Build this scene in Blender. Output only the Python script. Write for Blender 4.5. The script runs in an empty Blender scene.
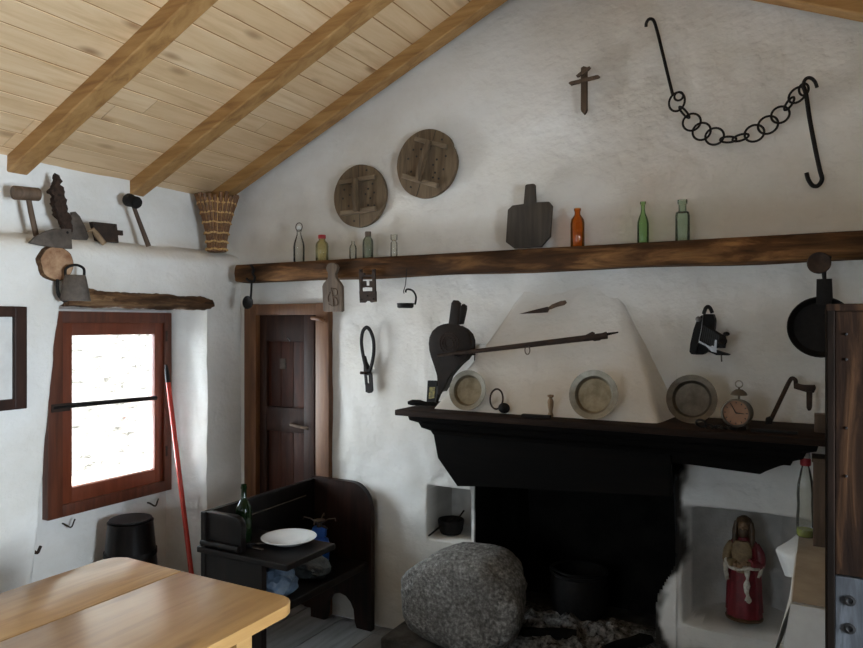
import bpy, bmesh, math, random
from math import sin, cos, pi, radians, sqrt
from mathutils import Vector, Matrix, noise
random.seed(7)
S = bpy.context.scene
COL = S.collection
V = Vector

# ---------------------------------------------------------------- measuring frame (surveyed from the photograph)
EYE = 1.6; FPX = 700.0; CX = 431.5; CY = 324.0; YAW = radians(29)
D = 3.11            # back wall
XL = -3.03          # lower left wall face
XU = -3.20          # upper left wall face (behind the ledge)
XG = -3.33          # window plane
def ray(u, v):
    r = (u-CX)/FPX
    return V((r*cos(YAW)-sin(YAW), r*sin(YAW)+cos(YAW), -(v-CY)/FPX))
def on_y(u, v, y):
    d = ray(u, v); t = y/d.y
    return V((d.x*t, y, EYE+d.z*t))
def on_x(u, v, x):
    d = ray(u, v); t = x/d.x
    return V((x, d.y*t, EYE+d.z*t))
def mpp(u, y):      # metres per pixel at depth plane y
    return y/ray(u, 324).y/FPX

# ---------------------------------------------------------------- materials
def newmat(name):
    m = bpy.data.materials.new(name); m.use_nodes = True
    nt = m.node_tree; b = nt.nodes['Principled BSDF']
    return m, nt, b
def N(nt, t, **kw):
    n = nt.nodes.new(t)
    for k, v in kw.items():
        if k in n.inputs.keys(): n.inputs[k].default_value = v
        else: setattr(n, k, v)
    return n
def ramp(nt, fac, stops):
    r = nt.nodes.new('ShaderNodeValToRGB')
    e = r.color_ramp.elements
    e[0].position, e[0].color = stops[0][0], (*stops[0][1], 1)
    e[1].position, e[1].color = stops[-1][0], (*stops[-1][1], 1)
    for p, c in stops[1:-1]:
        k = e.new(p); k.color = (*c, 1)
    nt.links.new(fac, r.inputs[0]); return r.outputs[0]
def coords(nt, scale=(1, 1, 1), attr=None):
    tc = nt.nodes.new('ShaderNodeTexCoord'); mp = nt.nodes.new('ShaderNodeMapping')
    mp.inputs['Scale'].default_value = scale
    src = tc.outputs['Object']
    if attr:
        a = nt.nodes.new('ShaderNodeAttribute'); a.attribute_name = attr
        mul = nt.nodes.new('ShaderNodeVectorMath'); mul.operation = 'MULTIPLY_ADD'
        cx = nt.nodes.new('ShaderNodeCombineXYZ')
        for i in range(3): nt.links.new(a.outputs['Fac'], cx.inputs[i])
        mul.inputs[1].default_value = (7.3, 11.9, 5.1)
        nt.links.new(cx.outputs[0], mul.inputs[0]); nt.links.new(src, mul.inputs[2]); src = mul.outputs[0]
    nt.links.new(src, mp.inputs[0]); return mp.outputs[0]
def bump(nt, b, h, strength=.3, dist=.01):
    n = nt.nodes.new('ShaderNodeBump'); n.inputs['Strength'].default_value = strength; n.inputs['Distance'].default_value = dist
    nt.links.new(h, n.inputs['Height']); nt.links.new(n.outputs[0], b.inputs['Normal'])
def mixc(nt, fac, a, bcol, mode='MIX'):
    m = nt.nodes.new('ShaderNodeMix'); m.data_type = 'RGBA'; m.blend_type = mode
    for s, i in ((fac, 0), (a, 6), (bcol, 7)):
        if hasattr(s, 'is_output'): nt.links.new(s, m.inputs[i])
        else: m.inputs[i].default_value = s if i == 0 else (*s, 1)
    return m.outputs[2]
def plain(name, c1, c2=None, rough=.6, metal=0., scale=12., bmp=.2, bdist=.004, spec=.5):
    m, nt, b = newmat(name)
    n = N(nt, 'ShaderNodeTexNoise', Scale=scale, Detail=6., Roughness=.65)
    nt.links.new(coords(nt), n.inputs['Vector'])
    c2 = c2 or tuple(x*.75 for x in c1)
    nt.links.new(ramp(nt, n.outputs['Fac'], [(.35, c2), (.65, c1)]), b.inputs['Base Color'])
    b.inputs['Roughness'].default_value = rough; b.inputs['Metallic'].default_value = metal
    b.inputs['Specular IOR Level'].default_value = spec
    if bmp: bump(nt, b, n.outputs['Fac'], bmp, bdist)
    return m
def wood(name, dark, mid, light, axis='x', scale=1., rough=.55, bmp=.25, attr=None, knots=0., coat=0., spec=.5, stretch=14., vary=.25):
    m, nt, b = newmat(name)
    s = {'x': (1.4, stretch, stretch), 'y': (stretch, 1.4, stretch), 'z': (stretch, stretch, 1.4)}[axis]
    vec = coords(nt, tuple(q*scale for q in s), attr)
    n = N(nt, 'ShaderNodeTexNoise', Scale=1.6, Detail=8., Roughness=.62, Distortion=.6)
    nt.links.new(vec, n.inputs['Vector'])
    col = ramp(nt, n.outputs['Fac'], [(.3, dark), (.5, mid), (.68, light)])
    big = N(nt, 'ShaderNodeTexNoise', Scale=2.2, Detail=2.)
    nt.links.new(coords(nt, (1, 1, 1), attr), big.inputs['Vector'])
    col = mixc(nt, ramp(nt, big.outputs['Fac'], [(.35, (vary,)*3), (.65, (0, 0, 0))]), col, dark)
    if knots:
        vo = N(nt, 'ShaderNodeTexVoronoi', Scale=1.0)
        ks = {'x': (2.6, 6.5, 6.5), 'y': (6.5, 2.6, 6.5), 'z': (6.5, 6.5, 2.6)}[axis]
        nt.links.new(coords(nt, ks, attr), vo.inputs['Vector'])
        kf = ramp(nt, vo.outputs['Distance'], [(.05, (knots,)*3), (.17, (0, 0, 0))])
        col = mixc(nt, kf, col, (dark[0]*.42, dark[1]*.30, dark[2]*.22))
    if attr:
        a = nt.nodes.new('ShaderNodeAttribute'); a.attribute_name = attr
        f = nt.nodes.new('ShaderNodeMath'); f.operation = 'MULTIPLY'; f.inputs[1].default_value = .45
        nt.links.new(a.outputs['Fac'], f.inputs[0])
        col = mixc(nt, f.outputs[0], col, tuple(.55*q+.45*p for q, p in zip(dark, mid)))
    nt.links.new(col, b.inputs['Base Color'])
    b.inputs['Roughness'].default_value = rough
    b.inputs['Coat Weight'].default_value = coat; b.inputs['Coat Roughness'].default_value = .2
    b.inputs['Specular IOR Level'].default_value = spec
    if bmp: bump(nt, b, n.outputs['Fac'], bmp, .003)
    return m
def plaster(name, base, tint, soot=(.03, .026, .022)):
    m, nt, b = newmat(name)
    n = N(nt, 'ShaderNodeTexNoise', Scale=1.7, Detail=6., Roughness=.6)
    nt.links.new(coords(nt, (1, 1, 1.6)), n.inputs['Vector'])
    f = N(nt, 'ShaderNodeTexNoise', Scale=28., Detail=5., Roughness=.6)
    nt.links.new(coords(nt), f.inputs['Vector'])
    col = ramp(nt, n.outputs['Fac'], [(.3, tint), (.6, base)])
    col = mixc(nt, ramp(nt, f.outputs['Fac'], [(.25, (.22,)*3), (.5, (0, 0, 0))]), col, tint)
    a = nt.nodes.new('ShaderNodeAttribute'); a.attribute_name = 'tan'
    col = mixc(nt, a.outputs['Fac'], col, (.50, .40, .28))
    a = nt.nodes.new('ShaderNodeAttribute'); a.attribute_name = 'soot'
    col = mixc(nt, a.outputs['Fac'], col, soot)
    nt.links.new(col, b.inputs['Base Color']); b.inputs['Roughness'].default_value = .9
    b.inputs['Specular IOR Level'].default_value = .2
    ad = nt.nodes.new('ShaderNodeMath'); ad.operation = 'MULTIPLY_ADD'; ad.inputs[1].default_value = .35
    nt.links.new(f.outputs['Fac'], ad.inputs[0])
    n2 = N(nt, 'ShaderNodeTexNoise', Scale=7., Detail=4., Roughness=.55)
    nt.links.new(coords(nt, (1, 1, 1.4)), n2.inputs['Vector']); nt.links.new(n2.outputs['Fac'], ad.inputs[2])
    bump(nt, b, ad.outputs[0], .7, .018)
    return m
def glass(name, tint, body=.0, bodycol=(.8, .8, .8), rough=.04):
    m, nt, b = newmat(name)
    out = nt.nodes['Material Output']
    tr = nt.nodes.new('ShaderNodeBsdfTransparent'); tr.inputs[0].default_value = (*tint, 1)
    gl = nt.nodes.new('ShaderNodeBsdfGlossy'); gl.inputs['Roughness'].default_value = rough
    fr = nt.nodes.new('ShaderNodeFresnel'); fr.inputs[0].default_value = 1.45
    mx = nt.nodes.new('ShaderNodeMixShader'); nt.links.new(fr.outputs[0], mx.inputs[0])
    if body:
        df = nt.nodes.new('ShaderNodeBsdfDiffuse')
        nz = N(nt, 'ShaderNodeTexNoise', Scale=18., Detail=4.)
        nt.links.new(coords(nt), nz.inputs['Vector'])
        nt.links.new(ramp(nt, nz.outputs['Fac'], [(.35, tuple(q*.6 for q in bodycol)), (.65, bodycol)]), df.inputs[0])
        m0 = nt.nodes.new('ShaderNodeMixShader'); m0.inputs[0].default_value = body
        nt.links.new(tr.outputs[0], m0.inputs[1]); nt.links.new(df.outputs[0], m0.inputs[2])
        nt.links.new(m0.outputs[0], mx.inputs[1])
    else: nt.links.new(tr.outputs[0], mx.inputs[1])
    nt.links.new(gl.outputs[0], mx.inputs[2]); nt.links.new(mx.outputs[0], out.inputs[0])
    return m

M = {}
M['plaster'] = plaster('plaster', (.80, .79, .765), (.69, .665, .615))
M['plaster_hood'] = plaster('plaster_hood', (.79, .77, .735), (.70, .665, .605))
M['soot'] = plain('soot', (.012, .011, .010), (.004, .004, .004), .95, 0, 6, .5, .02, .1)
M['ceil'] = wood('ceiling_boards', (.60, .39, .20), (.76, .545, .325), (.83, .63, .41), 'y', 1., .45, .15, 'rnd', .8)
M['rafter'] = wood('rafter_wood', (.23, .105, .032), (.41, .22, .072), (.51, .30, .115), 'x', 1., .6, .2, None, .8)
M['seam_shade'] = plain('orange_seam_shade', (.36, .17, .05), (.26, .11, .03), .7, 0, 6, 0)  # darker orange stands in for the shadow in the board seams
M['beam'] = wood('beam_wood', (.016, .008, .004), (.11, .048, .017), (.36, .18, .066), 'x', 1.3, .8, 1., None, .85, vary=.75, stretch=9., spec=.2)
M['lintel'] = wood('lintel_wood', (.025, .014, .008), (.11, .055, .026), (.27, .16, .08), 'y', 1.8, .85, 1., None, 0, vary=.6, spec=.2)
M['endgrain'] = plain('end_grain', (.50, .33, .20), (.20, .09, .045), .85, 0, 11, .6, .012, .2)
M['window_wood'] = wood('window_wood', (.06, .017, .009), (.11, .032, .015), (.155, .047, .022), 'z', 1., .4, .12)
M['sash_wood'] = wood('sash_wood', (.12, .027, .011), (.17, .042, .018), (.21, .056, .025), 'z', 1., .35, .1)
M['doorframe'] = wood('door_frame_wood', (.075, .027, .009), (.155, .063, .022), (.22, .098, .037), 'z', 1., .5, .2, None, .6)
M['door'] = wood('door_wood', (.014, .007, .005), (.034, .014, .009), (.06, .026, .016), 'z', 1., .5, .25, spec=.2)
M['doorpanel'] = wood('door_panel_wood', (.022, .008, .005), (.062, .018, .009), (.11, .033, .015), 'z', 1., .5, .2, spec=.2)
M['table'] = wood('pine_table', (.33, .165, .053), (.49, .28, .10), (.57, .35, .14), 'y', 1., .42, .06, 'rnd', .55, .5)
M['floor'] = wood('floor_planks', (.13, .125, .12), (.24, .235, .23), (.33, .325, .32), 'y', 1., .7, .5, 'rnd')
M['settle'] = wood('settle_wood', (.003, .0022, .002), (.007, .0048, .004), (.015, .009, .007), 'z', 1., .36, .15, spec=.25)
M['settle_end'] = wood('settle_end_wood', (.007, .004, .003), (.018, .008, .0055), (.036, .015, .010), 'z', 1., .4, .15, spec=.25)
M['mantel'] = wood('mantel_wood', (.0012, .001, .0009), (.0028, .0022, .0018), (.007, .005, .004), 'x', 1., .7, .3, spec=.08)
M['mantel_top'] = wood('mantel_top_wood', (.010, .006, .004), (.026, .014, .009), (.05, .028, .018), 'x', 1., .75, .4, spec=.15)
M['greywood'] = wood('weathered_wood', (.055, .040, .028), (.12, .085, .06), (.19, .14, .10), 'z', 1.6, .8, .5)
M['lidwood'] = wood('old_lid_wood', (.055, .035, .019), (.135, .09, .05), (.21, .15, .085), 'z', 1.2, .75, .5)
M['batten'] = wood('batten_wood', (.09, .06, .035), (.20, .145, .09), (.28, .21, .135), 'x', 1.6, .75, .4)
M['darkboard'] = wood('dark_board', (.026, .020, .014), (.05, .038, .028), (.075, .06, .045), 'z', 1.2, .7, .4)
M['tanwood'] = wood('tan_wood', (.16, .10, .055), (.28, .19, .11), (.38, .27, .17), 'z', 1.5, .7, .3)
M['brownwood'] = wood('brown_wood', (.045, .026, .015), (.09, .055, .032), (.15, .095, .06), 'z', 1.5, .7, .4)
M['cupboard'] = wood('cupboard_wood', (.004, .002, .0014), (.016, .0075, .004), (.055, .026, .012), 'z', 1.6, .85, .6, stretch=16., spec=.08)
M['cupboard_dark'] = wood('cupboard_dark', (.004, .003, .0025), (.008, .005, .0035), (.018, .010, .007), 'z', 1.2, .8, .3, spec=.05)
M['cupboard_low'] = wood('cupboard_low', (.015, .016, .018), (.05, .052, .057), (.12, .127, .14), 'z', 1.6, .6, .5, spec=.12)
M['iron'] = plain('iron', (.015, .013, .012), (.007, .006, .006), .7, .3, 40, .4, .002, .3)
M['rust'] = plain('rusty_iron', (.060, .034, .022), (.024, .017, .014), .75, .4, 30, .5, .002)
M['greyiron'] = plain('grey_iron', (.13, .105, .085), (.062, .05, .042), .6, .3, 22, .4, .002)
M['black'] = plain('black_leather', (.010, .010, .011), (.006, .006, .006), .6, 0, 60, .2, .001, .2)
M['chrome'] = plain('bright_metal', (.26, .26, .265), (.18, .18, .18), .4, .8, 20, 0)
M['pewter'] = plain('pewter', (.34, .32, .27), (.20, .185, .15), .42, .75, 16, .2, .002)
M['pewter_in'] = plain('pewter_well', (.36, .31, .22), (.20, .16, .10), .5, .6, 14, .2, .002)
M['pewter_dark'] = plain('tarnished_pewter', (.15, .128, .10), (.08, .066, .05), .5, .7, 18, .3, .002)
M['stone'] = plain('granite', (.27, .26, .25), (.045, .043, .041), .9, 0, 55, .8, .012)
def granite(name):
    m, nt, b = newmat(name)
    a = N(nt, 'ShaderNodeTexNoise', Scale=60., Detail=6., Roughness=.7)
    c = N(nt, 'ShaderNodeTexNoise', Scale=7., Detail=6., Roughness=.7)
    for q in (a, c): nt.links.new(coords(nt), q.inputs['Vector'])
    col = ramp(nt, a.outputs['Fac'], [(.33, (.075, .073, .07)), (.5, (.24, .235, .225)), (.66, (.52, .51, .49))])
    col = mixc(nt, ramp(nt, c.outputs['Fac'], [(.35, (.55,)*3), (.6, (0, 0, 0))]), col, (.10, .09, .08))
    nt.links.new(col, b.inputs['Base Color']); b.inputs['Roughness'].default_value = .9; b.inputs['Specular IOR Level'].default_value = .25
    ad = nt.nodes.new('ShaderNodeMath'); ad.operation = 'ADD'
    nt.links.new(a.outputs['Fac'], ad.inputs[0]); nt.links.new(c.outputs['Fac'], ad.inputs[1])
    bump(nt, b, ad.outputs[0], .8, .015); return m
M['stone'] = granite('granite_boulder')
M['hearth'] = plain('hearth_stone', (.13, .125, .12), (.04, .038, .036), .85, 0, 10, .6, .01)
M['ash'] = plain('ash', (.34, .33, .32), (.018, .017, .016), .95, 0, 38, .8, .01, .1)
M['red'] = plain('red_paint', (.50, .035, .018), (.38, .025, .012), .4, 0, 20, .05)
M['white_enamel'] = plain('white_enamel', (.82, .84, .85), (.74, .77, .79), .22, 0, 12, 0)
M['blue'] = plain('blue_paint', (.02, .13, .60), (.015, .10, .48), .35, 0, 10, 0)
M['bag'] = plain('plastic_bag', (.10, .12, .13), (.05, .06, .07), .45, 0, 20, .8, .01)
M['bag_blue'] = plain('blue_bag', (.12, .17, .24), (.06, .09, .14), .4, 0, 20, .8, .01)
M['cane'] = plain('dark_cane', (.25, .105, .026), (.09, .035, .010), .55, 0, 60, .3, .002)
M['straw'] = plain('light_straw', (.68, .43, .17), (.48, .28, .10), .6, 0, 60, .3, .002)
M['redcap'] = plain('red_cap', (.40, .02, .03), (.3, .015, .02), .4, 0, 10, 0)
M['cloth'] = plain('beige_cloth', (.42, .36, .29), (.33, .28, .22), .9, 0, 9, .4, .006, .2)
M['cloth_white'] = plain('white_cloth', (.72, .72, .70), (.62, .61, .59), .9, 0, 9, .3, .004, .2)
M['dial'] = plain('clock_dial', (.31, .16, .085), (.23, .115, .06), .6, 0, 14, 0)
M['ink'] = plain('ink', (.02, .015, .012), (.015, .012, .01), .6, 0, 10, 0)
M['picture'] = plain('tinted_print', (.42, .34, .10), (.06, .06, .03), .5, 0, 55, 0)
M['bellows'] = plain('bellows_wood', (.020, .012, .008), (.008, .005, .004), .6, 0, 18, .4, .003, .2)
M['bark'] = plain('ragged_bark', (.055, .032, .022), (.018, .011, .008), .8, 0, 60, .8, .006, .2)
M['leather'] = plain('old_leather', (.022, .015, .011), (.010, .008, .006), .6, 0, 30, .6, .004)
M['statue_red'] = plain('statue_red', (.19, .012, .020), (.11, .008, .012), .45, 0, 30, .2, .002)
M['statue_gold'] = plain('statue_gold', (.28, .20, .10), (.15, .10, .05), .5, .2, 40, .3, .002)
M['statue_skin'] = plain('statue_skin', (.26, .16, .085), (.18, .10, .05), .5, 0, 25, .1, .001)
M['statue_hair'] = plain('statue_hair', (.09, .05, .022), (.05, .028, .012), .5, 0, 60, .6, .003)
M['statue_white'] = plain('statue_white', (.58, .54, .46), (.28, .25, .20), .6, 0, 50, .3, .002)
M['water'] = plain('yellow_liquid', (.36, .40, .04), (.28, .32, .03), .15, 0, 6, 0)
M['pane'] = glass('window_glass', (.97, .98, .98))
M['g_clear'] = glass('clear_glass', (.95, .955, .94), .06, (.6, .6, .55))
M['g_frost'] = glass('cloudy_glass', (.93, .935, .90), .14, (.62, .60, .50))
M['g_yellow'] = glass('yellowed_glass', (.86, .80, .52), .38, (.52, .46, .22))
M['g_grey'] = glass('greygreen_glass', (.68, .71, .60), .32, (.30, .32, .25))
M['g_amber'] = glass('amber_glass', (.86, .36, .06), .22, (.50, .16, .02))
M['g_green'] = glass('green_glass', (.66, .88, .58), .16, (.22, .45, .18))
M['g_pale'] = glass('pale_green_glass', (.80, .91, .82), .16, (.34, .48, .37))
M['g_dark'] = glass('dark_green_glass', (.10, .22, .07), .3, (.02, .05, .015))
def stonewall(name):
    m, nt, b = newmat(name)
    vo = N(nt, 'ShaderNodeTexVoronoi', Scale=5.); vo.feature = 'DISTANCE_TO_EDGE'
    nt.links.new(coords(nt, (1, 1, 2.2)), vo.inputs['Vector'])
    n = N(nt, 'ShaderNodeTexNoise', Scale=9., Detail=6.); nt.links.new(coords(nt), n.inputs['Vector'])
    col = ramp(nt, n.outputs['Fac'], [(.3, (.15, .147, .14)), (.7, (.27, .265, .255))])
    col = mixc(nt, ramp(nt, vo.outputs['Distance'], [(.0, (.6,)*3), (.04, (0, 0, 0))]), col, (.08, .078, .072))
    sp = N(nt, 'ShaderNodeTexNoise', Scale=7., Detail=8., Roughness=.75); nt.links.new(coords(nt, (1, 1, 2.5)), sp.inputs['Vector'])
    col = mixc(nt, ramp(nt, sp.outputs['Fac'], [(.52, (0, 0, 0)), (.62, (.86,)*3)]), col, (.03, .028, .024))
    nt.links.new(col, b.inputs['Base Color']); b.inputs['Roughness'].default_value = .9
    bump(nt, b, vo.outputs['Distance'], .6, .05); return m
M['outside_stone'] = stonewall('outside_stone_wall')
M['ground'] = plain('ground_gravel', (.55, .53, .49), (.38, .36, .33), .95, 0, 20, .4, .02)

# ---------------------------------------------------------------- mesh building
def world_loc(o):
    p = V((0, 0, 0))
    while o: p += o.location; o = o.parent
    return p
class MB:
    def __init__(s): s.bm = bmesh.new()
    def add(s, verts, faces):
        vs = [s.bm.verts.new(v) for v in verts]
        for f in faces:
            try: s.bm.faces.new([vs[i] for i in f])
            except ValueError: pass
        return vs
    def box(s, lo, hi, bev=.0, mat=None):
        lo, hi = V(lo), V(hi)
        vs = [V((a, b, c)) for a in (lo.x, hi.x) for b in (lo.y, hi.y) for c in (lo.z, hi.z)]
        if mat: vs = [mat @ q for q in vs]
        v = s.add(vs, [(0, 1, 3, 2), (4, 6, 7, 5), (0, 4, 5, 1), (2, 3, 7, 6), (0, 2, 6, 4), (1, 5, 7, 3)])
        if bev:
            es = {e for q in v for e in q.link_edges}
            bmesh.ops.bevel(s.bm, geom=list(es), offset=bev, segments=2, affect='EDGES', profile=.6)
        return s
    def obox(s, c, size, m, bev=0.):       # oriented box: centre, full size, 3x3 rotation
        h = V(size)/2
        return s.box(-h, h, bev, Matrix.Translation(c) @ m.to_4x4())
    def prism(s, pts, off, bev=0.):
        off = V(off); n = len(pts); pts = [V(p) for p in pts]
        v = s.add(pts+[p+off for p in pts], [tuple(range(n)), tuple(range(2*n-1, n-1, -1))]+[(i, (i+1) % n, n+(i+1) % n, n+i) for i in range(n)])
        if bev:
            es = {e for q in v for e in q.link_edges}
            bmesh.ops.bevel(s.bm, geom=list(es), offset=bev, segments=2, affect='EDGES', profile=.6)
        return s
    def loft(s, rings, cap=True, closed=False):
        k = len(rings[0]); vs = [[s.bm.verts.new(p) for p in r] for r in rings]
        m = len(rings)
        for a in range(m if closed else m-1):
            A, B = vs[a], vs[(a+1) % m]
            for i in range(k):
                try: s.bm.faces.new((A[i], A[(i+1) % k], B[(i+1) % k], B[i]))
                except ValueError: pass
        if cap and not closed:
            for r, rev in ((vs[0], True), (vs[-1], False)):
                try: s.bm.faces.new(r[::-1] if rev else r)
                except ValueError: pass
        return s
    def tube(s, pts, rad, seg=10, closed=False, flat=1.):
        pts = [V(p) for p in pts]; n = len(pts)
        rad = rad if isinstance(rad, (list, tuple)) else [rad]*n
        rings = []; prev = None
        for i, p in enumerate(pts):
            if closed: t = (pts[(i+1) % n]-pts[i-1]).normalized()
            else: t = (pts[min(i+1, n-1)]-pts[max(i-1, 0)]).normalized()
            if prev is None:
                a = V((0, 1, 0)) if abs(t.y) < .9 else V((0, 0, 1))
                nrm = (a-t*a.dot(t)).normalized()
            else:
                nrm = (prev-t*prev.dot(t)).normalized()
            prev = nrm; bn = t.cross(nrm)
            rings.append([p+(nrm*cos(2*pi*j/seg)*flat+bn*sin(2*pi*j/seg))*rad[i] for j in range(seg)])
        return s.loft(rings, True, closed)
    def lathe(s, prof, c, axis=(0, 0, 1), seg=28, sx=1., cap=True):
        c = V(c); ax = V(axis).normalized(); q = V((0, 0, 1)).rotation_difference(ax)
        rings = [[c+q @ V((r*cos(2*pi*j/seg)*sx, r*sin(2*pi*j/seg), z)) for j in range(seg)] for r, z in [(max(r, 1e-4), z) for r, z in prof]]
        return s.loft(rings, cap)
    def torus(s, c, R, r, axis=(0, 1, 0), seg=28, sides=8, stretch=1., up=None):
        ax = V(axis).normalized(); a = V(up).normalized() if up is not None else ax.orthogonal().normalized(); b = ax.cross(a)
        return s.tube([V(c)+a*cos(2*pi*i/seg)*R*stretch+b*sin(2*pi*i/seg)*R for i in range(seg)], r, sides, True)
    def ball(s, c, r, sub=2, scale=(1, 1, 1)):
        bmesh.ops.create_icosphere(s.bm, subdivisions=sub, radius=1., matrix=Matrix.Translation(V(c)) @ Matrix.Diagonal((r*scale[0], r*scale[1], r*scale[2], 1)))
        return s
    def jitter(s, amp, freq=12., seed=0.):
        for v in s.bm.verts:
            p = v.co*freq+V((seed, seed*.7, 0)); v.co += V((noise.noise(p), noise.noise(p+V((31, 7, 3))), noise.noise(p+V((5, 17, 41)))))*amp
        return s
    def build(s, name, mat, parent=None, origin=(0, 0, 0), smooth=40., attrs=None, recalc=True, m2=None):
        if recalc: bmesh.ops.recalc_face_normals(s.bm, faces=s.bm.faces)
        org = world_loc(parent) if parent else V(origin)
        for v in s.bm.verts: v.co -= org
        me = bpy.data.meshes.new(name); s.bm.to_mesh(me); s.bm.free()
        me.materials.append(M[mat] if isinstance(mat, str) else mat)
        if smooth:
            for p in me.polygons: p.use_smooth = True
            me.set_sharp_from_angle(angle=radians(smooth))
        o = bpy.data.objects.new(name, me); COL.objects.link(o)
        if parent: o.parent = parent
        else: o.location = origin
        return o
def tag(o, label=None, cat=None, group=None, kind=None):
    if label: o['label'] = label
    if cat: o['category'] = cat
    if group: o['group'] = group
    if kind: o['kind'] = kind
    return o
def thing(name, label, cat, loc, group=None):
    o = bpy.data.objects.new(name, None); COL.objects.link(o); o.location = loc; o.empty_display_size = .05
    return tag(o, label, cat, group)
def struct(o): o['kind'] = 'structure'; return o
def slab(mb, px, y, thick, bev=0., off=(0, 0)):   # an upright flat piece facing the room: outline on plane y, own thickness behind it
    return mb.prism([on_y(u+off[0], v+off[1], y) for u, v in px], (0, thick, 0), bev)
def smooth_pts(pts, n=6):
    pts = [V(p) for p in pts]; out = []
    for i in range(len(pts)-1):
        p0, p1, p2, p3 = pts[max(i-1, 0)], pts[i], pts[i+1], pts[min(i+2, len(pts)-1)]
        for k in range(n):
            t = k/n
            out.append(.5*((2*p1)+(p2-p0)*t+(2*p0-5*p1+4*p2-p3)*t*t+(3*p1-p0-3*p2+p3)*t**3))
    return out+[pts[-1]]
def ss(x): x = max(0., min(1., x)); return x*x*(3-2*x)
def lin(a, b, n): return [a+(b-a)*i/n for i in range(n+1)]
def merge_lines(*ls, eps=.003):
    a = sorted(q for l in ls for q in l); out = [a[0]]
    for q in a[1:]:
        if q-out[-1] > eps: out.append(q)
    return out
def fbm(x, y, z, f): return noise.fractal(V((x*f, y*f, z*f)), .9, 2.1, 4)

# ================================================================ THE ROOM
SLOPE = .44; RIDGE = -1.03
def zb(x): return 2.288+SLOPE*((x-XU) if x < RIDGE else (2*RIDGE-x-XU))       # underside of the rafters
RD = .07
def zc(x): return zb(x)+RD                                                     # underside of the boards
XR = 1.12; YF = -1.6

def field(name, us, vs, pos, keep, mat, soot=None, tan=None):
    bm = bmesh.new(); grid = []
    for u in us: grid.append([bm.verts.new(pos(u, v)) for v in vs])
    for i in range(len(us)-1):
        for j in range(len(vs)-1):
            if keep((us[i]+us[i+1])/2, (vs[j]+vs[j+1])/2):
                bm.faces.new((grid[i][j], grid[i+1][j], grid[i+1][j+1], grid[i][j+1]))
    bmesh.ops.delete(bm, geom=[v for v in bm.verts if not v.link_faces], context='VERTS')
    bm.verts.index_update()
    me = bpy.data.meshes.new(name); bm.to_mesh(me); bm.free()
    for an, fn in (('soot', soot), ('tan', tan)):
        if fn:
            at = me.attributes.new(an, 'FLOAT', 'POINT')
            for i, v in enumerate(me.vertices): at.data[i].value = fn(v.co)
    me.materials.append(M[mat])
    for p in me.polygons: p.use_smooth = True
    me.set_sharp_from_angle(angle=radians(60))
    o = bpy.data.objects.new(name, me); COL.objects.link(o); return struct(o)

# ---- left wall with ledge and window niche
NY1 = 2.846
def niche_left(z): return 1.85+.11*(z-.6)/1.06+.012*noise.noise(V((0, 0, z*5)))
def left_x(y, z):
    lump = .010*fbm(0, y, z, 2.2)+.004*fbm(3, y, z, 7)
    lz = .012*noise.noise(V((y*2.5, 3, 1)))+.02*(y-2.)/1.0-.01
    t = (z-1.925-lz)
    if t <= 0: x = XL
    elif t < .085: x = XL-.085*(1-sqrt(max(0, 1-(t/.085)**2)))
    else: x = XL-.085-.085*ss((t-.085)/.022)
    if z > 2.0: x -= 0
    nd = ss((y-niche_left(z))/.07)*(1-ss((y-(NY1-.028))/.028))*(1-ss((z-1.675)/.02))
    if z < 1.8: x = x+(XG-x)*nd
    k = 1-.8*nd
    return x+lump*k
ys = merge_lines(lin(YF, 1.6, 60), lin(1.6, 3.3, 68), lin(1.83, 2.05, 26), lin(2.795, 2.87, 22))
zs = merge_lines(lin(0, 1.6, 50), lin(1.6, 2.15, 50), lin(2.15, 2.5, 12), lin(1.66, 1.71, 12))
def lpos(y, z): return V((left_x(y, z), y, z))
field('wall_left', ys, zs, lpos, lambda y, z: not (2.10 < y < 2.79 and .665 < z < 1.645), 'plaster',
      tan=lambda c: .55*ss((c.z-1.93)/.05)*(1-ss((c.z-2.02)/.10))*(.5+.6*noise.noise(V((c.y*4, c.z*9, 2)))) if c.z > 1.9 else 0.,
      soot=lambda c: 0.)

# ---- back wall with door recess, small niche, fire opening, statue niche
FX0, FX1, FZ = -1.478, -.535, .98
def jamb_x(z): return FX1-.085*ss((.62-z)/.25)*ss((z-.13)/.12)+.008*noise.noise(V((z*24, 2, 2)))
def rec(x, z, x0, x1, z0, z1, d, sx, sz):
    return d*ss((x-x0)/sx)*ss((x1-x)/sx)*ss((z-z0)/sz)*ss((z1-z)/sz)
def back_y(x, z):
    y = D+.013*fbm(x, 1, z, 1.9)+.005*fbm(x, 5, z, 7)
    k = 0
    if z < 1.9: k += rec(x, z, -2.965, -2.39, -.1, 1.67, .055, .012, .012)
    if z < 1.: k += rec(x, z, -1.748, -1.498, .505, .785, .22, .03, .03)
    if -.6 < x < .1 and z < 1.:
        ex = (x+.255)/.255; zz = (z-.36)
        if zz > -.03:
            e = max(0., 1-ex*ex)**.85
            top = 1-ss((z-.80)/.04); bot = ss((z-.318)/.045)
            k += .31*e*top*bot
    if x < -3.0 and z > 1.95: k -= .05*ss((-3.02-x)/.16)
    return y+k
xs = merge_lines(lin(-3.5, 1.2, 150), lin(-1.76, -1.45, 36), lin(-.64, .02, 90), lin(-2.98, -2.93, 8), lin(-2.42, -2.38, 8), [FX0, FX1])
zs = merge_lines(lin(0, 1.1, 60), lin(1.1, 3.4, 80), lin(.49, .55, 10), lin(.74, .86, 14), lin(.28, .40, 16), [FZ, 1.655, 1.662, 1.668])
def bpos(x, z): return V((x, back_y(x, z), min(z, zc(x)+.03)))
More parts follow.
